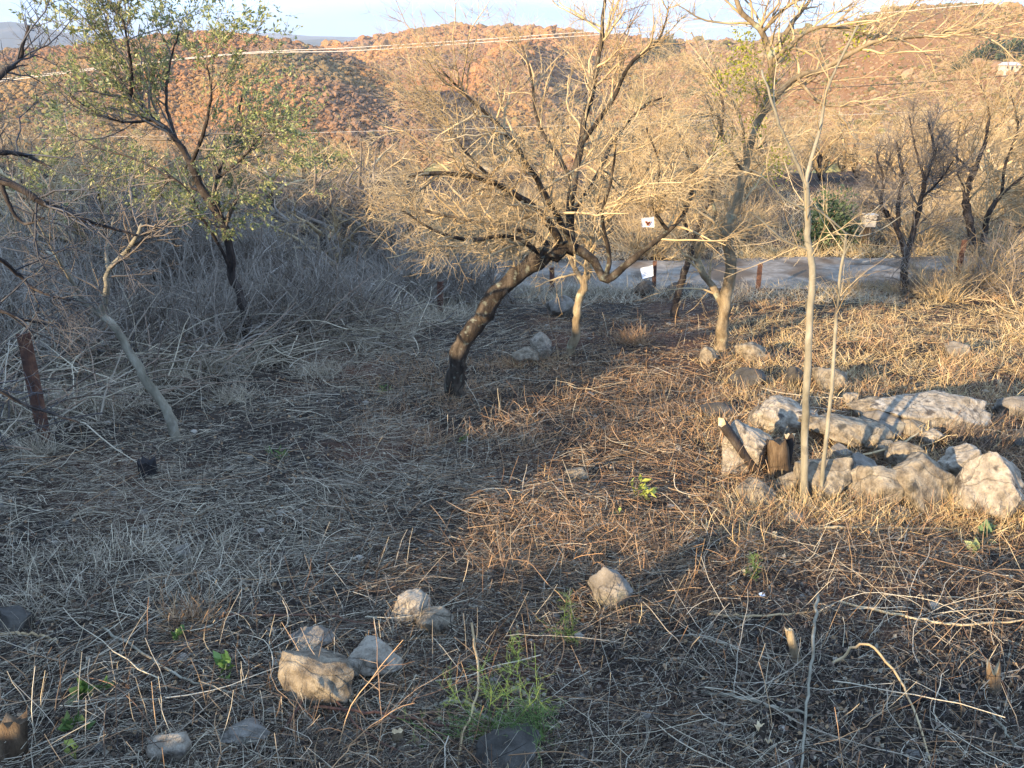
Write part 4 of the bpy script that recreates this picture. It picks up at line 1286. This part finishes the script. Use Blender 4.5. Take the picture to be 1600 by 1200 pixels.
# ------------------------------------------------------------------ stumps, cut stubs, sticks, clods
def stump(label, px, py, px1, py1, wpx, mat, seed, jag=.15, name='stump', cut=True, group=None, sides=12):
    rs = np.random.RandomState(seed)
    b = gnd(px, py)
    s = depth_of(b) / F
    t = at(px1, py1, b[1] + .02)
    r = wpx * s / 2
    d = t - b
    root = empty(name, b, label, 'stump', group)
    K = 8
    ac = Acc()
    A = unit(np.cross(d, EY)); B = unit(np.cross(d, A))
    an = np.arange(sides) * 2 * math.pi / sides
    lob = 1 + .16 * np.cos(an * 2 + rs.uniform(0, 6)) + .10 * np.cos(an * 5 + rs.uniform(0, 6)) + rs.normal(size=sides) * .05
    V = []
    top = rs.uniform(-jag, jag, sides)
    for k in range(K):
        q = k / (K - 1)
        c = b - unit(d) * .05 + d * q
        rr = r * lob * (1 + .35 * math.exp(-q * 5)) * (1 + rs.normal(size=sides) * .03)
        ring = c + rr[:, None] * (np.cos(an)[:, None] * A + np.sin(an)[:, None] * B)
        if k == K - 1:
            ring = ring + d[None] * top[:, None]
        V.append(ring)
    V = np.concatenate(V)
    f = [(k * sides + q, k * sides + (q + 1) % sides, (k + 1) * sides + (q + 1) % sides, (k + 1) * sides + q) for k in range(K - 1) for q in range(sides)]
    ac.add(V, f)
    ac.build('stem', M[mat], root)
    a = Acc()
    rim = V[-sides:]
    ctr = rim.mean(0) - d * .04
    a.add(np.concatenate([rim, [ctr]]), None, [(q, (q + 1) % sides, sides) for q in range(sides)])
    a.build('cut_face', M['wood_cut' if cut else mat], root)
    return root


stump('short black burnt stump standing in the mown ground at left', 232, 742, 227, 708, 30, 'char', 1, .16, cut=False, sides=16)
stump('brown weathered stump among the stones left of the thin sapling', 1218, 746, 1212, 676, 34, 'wood_old', 2, .14, cut=False)
stump('thin dark stub rising behind the brown weathered stump', 1226, 742, 1236, 668, 13, 'bark_dark', 22, .08)
stump('bent dark broken limb sticking up at the heap left end', 1186, 742, 1120, 650, 17, 'bark_dark', 3, .06)
stump('jagged yellowish stump at the bottom left corner', 20, 1190, 22, 1100, 34, 'wood_old', 4, .12, cut=False)
stump('thin cut stub leaning left in the right foreground', 1246, 1038, 1228, 965, 11, 'bark_tan', 5, .05)
stump('taller of two cut stubs near the bottom right', 1189, 1156, 1183, 1112, 15, 'bark', 6, .12)
stump('shorter cut stub beside the taller one near the bottom right', 1199, 1168, 1203, 1134, 11, 'bark', 7, .1)
stump('splintered grey stub at the right edge of the foreground', 1552, 1080, 1551, 1024, 17, 'wood_old', 8, .3)
stump('small cut stub in the thorny stems left of the feathery plant', 620, 1162, 621, 1120, 15, 'bark_tan', 9, .08)
stump('thin pale cut stub left of the small foreground stub', 568, 1162, 567, 1136, 8, 'bark_pale', 10, .08)
stump('slender cut stem standing behind the tan boulder tangle', 549, 1118, 547, 1072, 6, 'bark_pale', 11, .06)
stump('pale cut stub left of the stone heap in the lit grass', 1210, 846, 1212, 818, 7, 'bark_pale', 12, .1)
stump('short pale cut stub on the lit bank at centre right', 1054, 836, 1051, 822, 8, 'bark_pale', 13, .1)
stump('short pale cut stub at the bottom centre edge', 1048, 1160, 1046, 1128, 8, 'bark_pale', 14, .1)
stump('pale cut stub with bright face left of the yellow sprout', 874, 786, 872, 774, 8, 'bark_pale', 15, .1)


def stick(label, pts, wpx, mat, seed, lift=.0):
    rs = np.random.RandomState(seed)
    P = []
    for px, py, h in pts:
        g = gnd(px, py) if h <= 0 else None
        if g is None:
            g0 = gnd(px, py)
            g = at(px, py, g0[1] - h * .8 / max(.3, 1))
        P.append(g + np.array([0, 0, .012 + lift]))
    P = resample(P, 22, rs, .003)
    s = np.mean([depth_of(p) for p in P]) / F
    r = np.linspace(1, .55, 22) * wpx * s / 2
    ac = Acc(); ac.tubes(P[None], r[None], 6, cap=True, rs=rs)
    root = ac.build('stick', M[mat])
    tag(root, label, 'stick', 'loose sticks on the ground')


stick('long thin pale stem crossing the right foreground from top to bottom', ((1276, 930, .1), (1270, 1010, .15), (1262, 1090, .1), (1250, 1210, 0)), 6, 'bark_pale', 1)
stick('curved reddish cane arching down to the bottom right', ((1300, 1040, 0), (1330, 1018, .1), (1361, 1012, .15), (1400, 1060, .1), (1430, 1120, .05), (1452, 1195, 0)), 5, 'twig_tan', 2)
stick('pale stick lying across the bottom right stubs', ((1095, 1088, .0), (1160, 1094, .02), (1215, 1110, .02), (1268, 1124, 0)), 8, 'bark_pale', 3)
stick('long cane running to the right edge of the foreground', ((1310, 945, 0), (1420, 968, .04), (1500, 980, .04), (1610, 972, .02)), 5, 'twig_tan', 4)
stick('straight lit stick lying below the white litter scrap', ((1105, 965, 0), (1190, 966, .02), (1310, 958, 0)), 5, 'twig_hay', 5)
stick('long pale stick from the left straw towards the tan boulder', ((160, 984, .03), (215, 1020, .04), (280, 1060, .02), (340, 1080, .02), (432, 1105, 0)), 5, 'bark_pale', 6)
stick('short bright yellow cane at the left edge', ((-5, 996, 0), (40, 994, .02), (92, 1004, 0)), 6, 'twig_hay', 7)
stick('reddish bramble cane lying behind the grey half buried stone', ((340, 966, 0), (430, 966, .03), (500, 965, .05), (605, 985, 0)), 5, 'rust', 8)
stick('wavy yellowish stem rising beside the feathery plant', ((737, 978, .1), (746, 1040, .12), (745, 1090, .1), (725, 1150, .06), (716, 1212, 0)), 5, 'twig_hay', 9)
stick('thick pale branch lying through the feathery plant', ((660, 1114, 0), (720, 1100, .03), (770, 1130, .03), (890, 1146, 0)), 7, 'bark_pale', 10)
stick('lower lit stick running in front of the stone heap', ((1255, 830, 0), (1330, 828, .02), (1500, 832, 0)), 6, 'twig_hay', 11)
stick('branch leaning diagonally against the heap boulders', ((1350, 822, 0), (1400, 790, .08), (1450, 765, .12), (1500, 728, .1)), 7, 'twig_tan', 12)
stick('upper cane crossing the heap face from left to right', ((1270, 735, .05), (1340, 715, .12), (1400, 700, .14), (1450, 668, .1)), 5, 'twig_hay', 13)
stick('dark charred stick at the bottom right', ((1405, 1112, 0), (1440, 1094, 0), (1480, 1084, 0)), 12, 'char', 14)
stick('bent pale stick at the bottom right corner', ((1548, 1120, 0), (1580, 1160, .02), (1620, 1200, 0)), 5, 'bark_pale', 15)
stick('pale straight stick pointing up the bank on the left', ((560, 886, 0), (600, 892, .02), (640, 900, 0)), 8, 'wood_old', 16)
stick('thin cane slanting through the boulder tangle', ((440, 1150, 0), (500, 1080, .1), (560, 1140, .05), (640, 1190, 0)), 5, 'rust', 17)
stick('reddish cane from the boulder tangle to the bottom centre', ((490, 1110, .06), (600, 1120, .1), (700, 1140, .06), (800, 1155, 0)), 5, 'rust', 18)


def tuft_mesh(rs, c, n, rad, L, lean, cols, r, K=5, droop=-.05):
    p0 = np.concatenate([rs.normal(size=(n, 2)) * rad, np.zeros((n, 1))], 1) + c
    p0[:, 2] = terrain(p0[:, 0], p0[:, 1]) - .01
    d = unit(np.concatenate([rs.normal(size=(n, 2)) * lean, np.ones((n, 1))], 1))
    P = grow(rs, p0, d, L * rs.uniform(.5, 1.3, n), K, .14, droop)
    P[:, :, 2] = np.maximum(P[:, :, 2], terrain(P[:, :, 0], P[:, :, 1]) + .004)
    R = r * rs.uniform(.6, 1.4, (n, 1)) * np.linspace(1, .4, K)[None]
    return P, R, cols[rs.randint(0, len(cols), n)] * rs.uniform(.7, 1.25, (n, 1))


STRAW = np.array([(.46, .385, .265), (.36, .30, .215), (.54, .455, .32), (.29, .24, .175), (.40, .345, .255)])
REDDISH = np.array([(.36, .215, .11), (.29, .17, .09), (.43, .28, .15), (.23, .135, .08), (.40, .27, .16)])
DARKS = np.array([(.06, .045, .035), (.10, .075, .055), (.035, .03, .027), (.14, .10, .07)])
GOLD = np.array([(.50, .37, .18), (.44, .32, .16), (.56, .44, .25), (.38, .27, .14)])

# clods and dry clumps with an individual outline
for lab, px, py, n, rad, L, cl in (('rusty brown clump of dead grass under the crown edge', 990, 535, 260, .10, .20, REDDISH), ('brown matted clod of roots on the right of the heap', 1520, 695, 330, .10, .16, DARKS * 1.6),
                                   ('orange dry clump beside the pale pointed stone', 800, 572, 160, .09, .12, REDDISH), ('pale hay tuft in the mown ground at left', 62, 712, 120, .05, .2, STRAW),
                                   ('pinkish dry tuft in the left foreground', 300, 975, 170, .05, .12, REDDISH * 1.05), ('flattened pale grass clump left of centre', 370, 625, 260, .10, .16, STRAW),
                                   ('pale grass mound in front of the dark sheet', 500, 585, 320, .11, .14, STRAW)):
    rs = np.random.RandomState(len(lab) + px)
    g = gnd(px, py)
    P, R, C = tuft_mesh(rs, g, n, rad, L, .8, cl, .0022)
    ac = Acc(); ac.tubes(P, R, 3, C, rs)
    tag(ac.build('grass_clump', M['litter']), lab, 'grass clump')

# ------------------------------------------------------------------ small green plants
GREENS = np.array([(.13, .22, .055), (.18, .27, .07), (.10, .17, .045), (.24, .30, .09)])


def feathery(label, px, py, px1, py1, nst, spread, seed, cols=GREENS, fr=1.0):
    rs = np.random.RandomState(seed)
    b = gnd(px, py); t = at(px1, py1, b[1] - .03)
    L = np.linalg.norm(t - b)
    root = empty('feathery_plant', b, label, 'plant')
    d = unit(unit(t - b)[None] + rs.normal(size=(nst, 3)) * spread)
    P = grow(rs, b[None].repeat(nst, 0), d, L * rs.uniform(.6, 1.1, nst), 8, .1, -.02)
    R = np.linspace(.002, .0008, 8)[None].repeat(nst, 0)
    a = Acc(); a.tubes(P, R, 4, cols[rs.randint(0, 4, nst)] * .8, rs); a.build('stems', M['leaf'], root)
    P2, R2 = spawn(rs, P, R, int(nst * 16 * fr), .1, 1, 1.1, L * .17, 4, .1, .02, .6, .0008, .0012, None)
    a = Acc(); a.tubes(P2, R2, 3, cols[rs.randint(0, 4, len(P2))], rs)
    P3, R3 = spawn(rs, P2, R2, int(nst * 80 * fr), .05, 1, .9, L * .055, 3, .1, .02, .8, .0006, .0011, None)
    a.tubes(P3, R3, 3, cols[rs.randint(0, 4, len(P3))] * rs.uniform(.8, 1.2, (len(P3), 1)), rs)
    a.build('fronds', M['leaf'], root)


feathery('large feathery green plant at the bottom centre', 770, 1160, 750, 1030, 11, .55, 1)
feathery('feathery green plant right of the large one leaning over the dark stone', 850, 1150, 835, 1010, 9, .45, 2)
feathery('upright dark green fern like plant left of the speckled grey stone', 893, 1010, 890, 925, 4, .12, 3, GREENS * .75)
feathery('thin feathery sprig above the large green plant', 808, 1040, 803, 985, 2, .15, 4)
feathery('low green sprig on the lit bank right of centre', 1180, 900, 1170, 868, 6, .6, 5)


def leafy(label, px, py, L, n, seed, cols, size, lean=.9, wide=.3, name='leafy_weed'):
    rs = np.random.RandomState(seed)
    b = gnd(px, py)
    root = empty(name, b, label, 'weed')
    ns = max(3, n // 5)
    d = unit(np.concatenate([rs.normal(size=(ns, 2)) * lean, np.ones((ns, 1))], 1))
    P = grow(rs, b[None].repeat(ns, 0), d, L * rs.uniform(.6, 1.2, ns), 5, .1, -.03)
    a = Acc(); a.tubes(P, np.linspace(.0022, .001, 5)[None].repeat(ns, 0), 4, np.repeat(np.array(cols)[:1] * .8, ns, 0), rs); a.build('stems', M['leaf'], root)
    ii = rs.randint(0, ns, n); kk = rs.randint(2, 5, n)
    a = Acc(); leaves(a, rs, P[ii, kk], d[ii] + rs.normal(size=(n, 3)) * .5 + np.array([0, -.3, .3]), size, np.array(cols)[rs.randint(0, len(cols), n)] * rs.uniform(.8, 1.2, (n, 1)), wide)
    a.build('leaves', M['leaf'], root, False)


YG = [(.34, .36, .08), (.28, .32, .08)]
leafy('bright yellow green sprout standing in the lit grass', 993, 778, .15, 26, 1, YG, .065, .5, .2, 'sprout')
leafy('second smaller yellowish sprout below the bright one', 970, 806, .04, 8, 2, YG, .026)
leafy('low green weed in the left foreground', 138, 1082, .05, 26, 3, GREENS, .045)
leafy('green weed left of the tan boulder', 360, 1058, .05, 24, 4, GREENS, .04)
leafy('small green weed near the left foreground grass', 275, 1005, .05, 16, 5, GREENS, .035)
leafy('tiny fresh shoot at the bottom left edge', 120, 1192, .06, 9, 6, YG, .028, .4)
leafy('dark green weed at the lower left edge', 122, 1142, .04, 22, 7, GREENS * .6, .04)
leafy('grey green lobed leaves at the right edge below the heap', 1545, 842, .05, 16, 8, [(.13, .2, .10), (.16, .23, .12)], .075, 1.2, .35)
leafy('pale leafy twig at the right edge of the foreground', 1520, 868, .06, 10, 9, [(.2, .24, .1), (.26, .28, .12)], .05)
leafy('low green grass tuft at left centre', 437, 720, .09, 22, 10, GREENS * .8, .06, .5, .08)
leafy('small green patch beside the leaning trunk foot', 600, 612, .06, 30, 11, GREENS * .9, .05, .9, .1)
leafy('green tuft right of the leaning trunk foot', 720, 690, .05, 18, 12, GREENS * .8, .04, .7, .1)

g = gnd(1190, 933)
a = Acc(); box(a, g + np.array([0, 0, .012]), unit(np.array([1, .3, .1])), unit(np.array([-.3, 1, .25])), unit(np.array([0, -.25, 1])), .011, .009, .0015)
tag(a.build('litter_scrap', M['plastic'], smooth=False), 'tiny white plastic scrap on the lit ground right of centre', 'litter')

# ------------------------------------------------------------------ litter of straw, twigs and leaves (uncountable)
rs = np.random.RandomState(3)


def scatter(n, rmin=1.25, rmax=12.2, pw=1.0, half=.74):
    r = np.exp(rs.uniform(math.log(rmin), math.log(rmax), n)) if pw == 1 else rmin + (rmax - rmin) * rs.rand(n) ** pw
    th = np.where(rs.rand(n) < .84, rs.uniform(-half, half, n), rs.choice([-1, 1], n) * rs.uniform(half, 1.35, n))
    x = r * np.sin(th); y = r * np.cos(th)
    ok = y < 11.3
    return x[ok], y[ok], r[ok]


def ground_strands(n, Lr, wr, lift, curl, K, sides, colf, dens=None, dirbias=None, kink=.16):
    x, y, r = scatter(n)
    if dens is not None:
        k = rs.rand(len(x)) < dens(x, y)
        x, y, r = x[k], y[k], r[k]
    n = len(x)
    th = rs.uniform(0, 2 * math.pi, n)
    if dirbias is not None:
        th = np.where(rs.rand(n) < .55, dirbias(x, y) + rs.normal(size=n) * .35, th)
    L = rs.uniform(*Lr, n) * (1 + .05 * r)
    cur = rs.normal(size=n) * curl
    t = np.linspace(-.5, .5, K)[None]
    ang = th[:, None] + cur[:, None] * t * 2 + np.cumsum(rs.normal(size=(n, K)) * kink, 1)
    st = L[:, None] / (K - 1)
    X = x[:, None] + np.cumsum(np.cos(ang) * st, 1) - .5 * L[:, None] * np.cos(th)[:, None]
    Y = y[:, None] + np.cumsum(np.sin(ang) * st, 1) - .5 * L[:, None] * np.sin(th)[:, None]
    tilt = np.abs(rs.normal(size=n)) * lift * rs.choice([-1, 1], n)
    h = np.abs(rs.normal(size=n)) * lift * .45 + .003
    Z = terrain(X, Y) + h[:, None] + np.maximum(0, tilt[:, None] * (t + .2) * 1.6) + np.maximum(0, lift * .5 * rs.rand(n)[:, None] * (1 - 4 * t * t))
    w = (rs.uniform(*wr, n) * (1 + .16 * r))[:, None] * np.linspace(1, .6, K)[None]
    ac = Acc(); ac.tubes(np.stack([X, Y, Z], -1), w, sides, colf(x, y, n), rs)
    return ac


def zone(x, y):
    """0 = pale straw on the left, 1 = reddish litter on the right and centre"""
    d = x - (-.9 + .16 * (y - 3)) + 1.3 * (vnoise(x / .8, y / .8, 91) - .5)
    return sstep(-.5, .9, d)


def straw_col(x, y, n):
    red = rs.rand(n) < (zone(x, y) * .62 + .06) * np.where(y < 2.6, .45, 1)
    gold = rs.rand(n) < sstep(2.2, 4.0, x) * sstep(5, 7, y) * .8
    dark = rs.rand(n) < np.where(y < 2.9, .58, .38)
    c = STRAW[rs.randint(0, 5, n)]
    c = np.where(red[:, None], REDDISH[rs.randint(0, 5, n)], c)
    c = np.where(gold[:, None], GOLD[rs.randint(0, 4, n)], c)
    c = np.where(dark[:, None], DARKS[rs.randint(0, 4, n)], c)
    return c * rs.uniform(.6, 1.2, (n, 1))


def straw_dens(x, y):
    p = np.clip(.12 + 1.25 * vnoise(x / .45, y / .45, 95) * (.45 + vnoise(x / .14, y / .14, 96)), .3, 1)
    p = p * np.where(y < 2.7, .62, 1)
    p = p * (1 - .5 * np.exp(-(((x - 1.5) / 1.0) ** 2 + ((y - 2.0) / .6) ** 2)))
    return p


def comb(x, y):
    return .35 + 1.5 * (vnoise(x / 1.3, y / 1.3, 97) - .5) + np.where(x < -.8, -.3, 0)


tag(ground_strands(350000, (.025, .13), (.0003, .0007), .02, .8, 3, 2, straw_col, straw_dens, comb).build('straw_litter', M['litter']),
    'mown straw and dry stems matted over the ground', 'straw', kind='stuff')
tag(ground_strands(13000, (.05, .26), (.0006, .0015), .045, .5, 6, 3, straw_col, straw_dens, comb).build('twig_litter', M['litter']),
    'broken twigs and canes strewn over the ground', 'twigs', kind='stuff')
tag(ground_strands(300, (.2, .6), (.0008, .0017), .07, .28, 9, 4, lambda x, y, n: np.where((rs.rand(n) < .5)[:, None], STRAW[rs.randint(0, 5, n)] * .9, REDDISH[rs.randint(0, 5, n)] * .9)).build('cane_litter', M['litter']),
    'long bramble canes lying on the ground', 'canes', kind='stuff')
# leaf crumbs
x, y, r = scatter(60000, 1.25, 9)
n = len(x)
p = np.stack([x, y, terrain(x, y) + rs.uniform(.002, .02, n)], -1)
dd = np.concatenate([rs.normal(size=(n, 2)), rs.normal(size=(n, 1)) * .4], 1)
cc = np.where((rs.rand(n) < .75)[:, None], DARKS[rs.randint(0, 4, n)] * 1.2, np.where((rs.rand(n) < .7)[:, None], REDDISH[rs.randint(0, 5, n)] * .7, STRAW[rs.randint(0, 5, n)] * .6))
ac = Acc(); leaves(ac, rs, p, dd, .015 * (1 + .08 * r[:, None]), cc, .4)
tag(ac.build('leaf_litter', M['litter'], smooth=False), 'crumbled brown leaves and chips on the dark soil', 'leaf litter', kind='stuff')
# thin upright stems
x, y, r = scatter(3600, 1.4, 11.5)
n = len(x)
p0 = np.stack([x, y, terrain(x, y) - .01], -1)
d = unit(np.concatenate([rs.normal(size=(n, 2)) * .35, np.ones((n, 1))], 1))
P = grow(rs, p0, d, rs.uniform(.05, .24, n) * (1 + .03 * r), 5, .1, -.03)
R = (rs.uniform(.0008, .0016, n) * (1 + .15 * r))[:, None] * np.linspace(1, .5, 5)[None]
ac = Acc(); ac.tubes(P, R, 3, straw_col(x, y, n), rs)
tag(ac.build('upright_stubble', M['litter']), 'thin upright dry stalks left standing in the mown ground', 'stubble', kind='stuff')
# standing dry grass: golden on the right, pale along the thicket and road
ac = Acc()
spots = []
for k in range(520):
    px = rs.uniform(1120, 1680); py = rs.uniform(458, 640)
    spots.append((px, py, GOLD if rs.rand() < .6 else REDDISH, .15))
for k in range(260):
    t = rs.rand() * (len(edge) - 1.01); i = int(t)
    e = edge[i] + (edge[i + 1] - edge[i]) * (t - i) + rs.normal(size=2) * .25
    spots.append((None, e, STRAW, .26))
for k in range(150):
    spots.append((rs.uniform(780, 1400), rs.uniform(455, 475), STRAW, .18))
for k in range(200):
    spots.append((rs.uniform(560, 1150), rs.uniform(560, 700), REDDISH, .12))
for k in range(170):
    spots.append((rs.uniform(1080, 1600), rs.uniform(640, 850), GOLD if rs.rand() < .5 else REDDISH, .13))
for k in range(70):
    spots.append((rs.uniform(740, 1050), rs.uniform(800, 900), REDDISH, .1))
for k in range(60):
    spots.append((rs.uniform(0, 420), rs.uniform(850, 960), STRAW, .14))
for k in range(260):
    yy_ = rs.uniform(2.0, 11); xx = rs.uniform(.62, 1.5) * yy_ + .6
    spots.append((None, (xx, yy_), GOLD if rs.rand() < .5 else REDDISH, .2))
for k in range(130):
    spots.append((rs.uniform(1130, 1620), rs.uniform(785, 822), GOLD if rs.rand() < .7 else REDDISH, .15))
for k in range(170):
    xx = rs.uniform(-1, 9); spots.append((None, (xx, road_c(xx) + 1.0 + .35 * rs.rand()), STRAW if xx < 4 else GOLD, .24))
for k in range(190):
    xx = rs.uniform(-1, 9) if k < 120 else rs.uniform(-1.2, 2.2); spots.append((None, (xx, road_c(xx) - 1.25 + .3 * rs.rand()), STRAW * .9 if xx < 4 else GOLD, .2 if k < 120 else .28))
for k in range(420):
    yy_ = rs.uniform(13.6, 27); xx = rs.uniform(-.05, .62) * yy_
    spots.append((None, (xx, yy_), GOLD if rs.rand() < .6 else STRAW, .42))
for lab, px, py, w, h, m, sd_, dp, tl, gp in ROCKS:
    for q in range(3 if w < 60 else 5):
        spots.append((px + rs.uniform(-.6, .6) * w, py + rs.uniform(-2, 10), STRAW if px < 760 else (GOLD if rs.rand() < .5 else REDDISH), .10))
for px, py, cl, L in spots:
    g = gnd(px, py, 16) if px is not None else np.array([py[0], py[1], 0])
    if px is not None and g[1] > 11.3: g[1] = 11.3
    P, R, C = tuft_mesh(rs, g, 22, .07 if L < .3 else .24, L, .75, cl, .0011 * (1 + .12 * g[1]), 4, -.08)
    ac.tubes(P, R, 2, C, rs)
tag(ac.build('standing_dry_grass', M['litter']), 'standing dry grass in tufts around the stones and along the fence', 'dry grass', kind='stuff')

# dead branches heaped along the foot of the thicket
ac = Acc()
n = 900
t = rs.rand(n) * (len(edge) - 3.01); i = t.astype(int)
e = edge[i] + (edge[i + 1] - edge[i]) * (t - i)[:, None] + unit(np.array([-.75, .66]))[None] * rs.normal(.25, .45, n)[:, None]
p0 = np.stack([e[:, 0], e[:, 1], terrain(e[:, 0], e[:, 1]) + rs.uniform(0, .28, n)], -1)
d = unit(np.concatenate([rs.normal(size=(n, 2)), rs.normal(.25, .35, (n, 1))], 1))
P = grow(rs, p0, d, rs.uniform(.3, 1.1, n), 7, .1, -.05)
P[:, :, 2] = np.maximum(P[:, :, 2], terrain(P[:, :, 0], P[:, :, 1]) + .01)
R = rs.uniform(.003, .0085, (n, 1)) * np.linspace(1, .4, 7)[None]
C = np.where((rs.rand(n) < .6)[:, None], STRAW[rs.randint(0, 5, n)] * .85, DARKS[rs.randint(0, 4, n)] * 1.8)
ac.tubes(P, R, 4, C, rs)
P2, R2 = spawn(rs, P, R, 1500, .2, 1, .7, .25, 4, .15, 0, .5, .0018, .0035)
ac.tubes(P2, R2, 3, STRAW[rs.randint(0, 5, 1500)] * .8, rs)
tag(ac.build('fallen_brush', M['litter']), 'grey dead branches heaped along the foot of the thicket', 'brush', kind='stuff')


def bramble(label, px, py, nst, L, seed, cols):
    rs = np.random.RandomState(seed)
    b = gnd(px, py)
    root = empty('bramble', b, label, 'bramble')
    p0 = b + np.concatenate([rs.normal(size=(nst, 2)) * .09, np.zeros((nst, 1))], 1)
    d = unit(np.concatenate([rs.normal(size=(nst, 2)), rs.uniform(.1, .7, (nst, 1))], 1))
    P = grow(rs, p0, d, L * rs.uniform(.5, 1.2, nst), 9, .12, -.09)
    P[:, :, 2] = np.maximum(P[:, :, 2], terrain(P[:, :, 0], P[:, :, 1]) + .006)
    R = rs.uniform(.0011, .0024, (nst, 1)) * np.linspace(1, .5, 9)[None]
    a = Acc(); a.tubes(P, R, 4, cols[rs.randint(0, len(cols), nst)], rs); a.build('canes', M['litter'], root)
    P2, R2 = spawn(rs, P, R, nst * 4, .1, 1, .8, L * .22, 4, .15, -.02, .6, .0007, .0012)
    a = Acc(); a.tubes(P2, R2, 3, cols[rs.randint(0, len(cols), len(P2))] * .9, rs); a.build('twigs', M['litter'], root)


bramble('reddish bramble tangle in front of the tan foreground boulder', 545, 1150, 34, .42, 1, REDDISH * 1.1)
bramble('straw coloured bramble tangle at the lower left edge', 70, 1070, 24, .4, 2, np.concatenate([STRAW, REDDISH]))
bramble('grey bramble tangle beside the cut stubs at the lower right', 1190, 1080, 26, .42, 3, STRAW * .9)
bramble('brown bramble tangle left of the stone heap', 1130, 770, 26, .4, 4, REDDISH)
bramble('pale bramble canes over the dark soil at the right', 1450, 960, 22, .5, 5, STRAW)
bramble('orange dry bramble on the sunlit bank at centre', 880, 880, 30, .32, 6, REDDISH * 1.15)
bramble('golden bramble canes over the right boulders', 1500, 790, 20, .4, 7, GOLD)

# ------------------------------------------------------------------ air
hm = bpy.data.materials.new('haze')
hm.use_nodes = True
hn = hm.node_tree.nodes
hn.remove(hn['Principled BSDF'])
pv = hn.new('ShaderNodeVolumePrincipled')
pv.inputs['Color'].default_value = (.80, .87, 1.0, 1)
pv.inputs['Density'].default_value = 1.1e-4
pv.inputs['Anisotropy'].default_value = 0.0
hm.node_tree.links.new(pv.outputs[0], hn['Material Output'].inputs['Volume'])
a = Acc()
box(a, np.array([0, 2900, 65]), EX, EY, EZ, 5400, 3400, 175)
o = a.build('haze', hm, smooth=False)
o['kind'] = 'stuff'; o['label'] = 'thin pale haze over the valley'
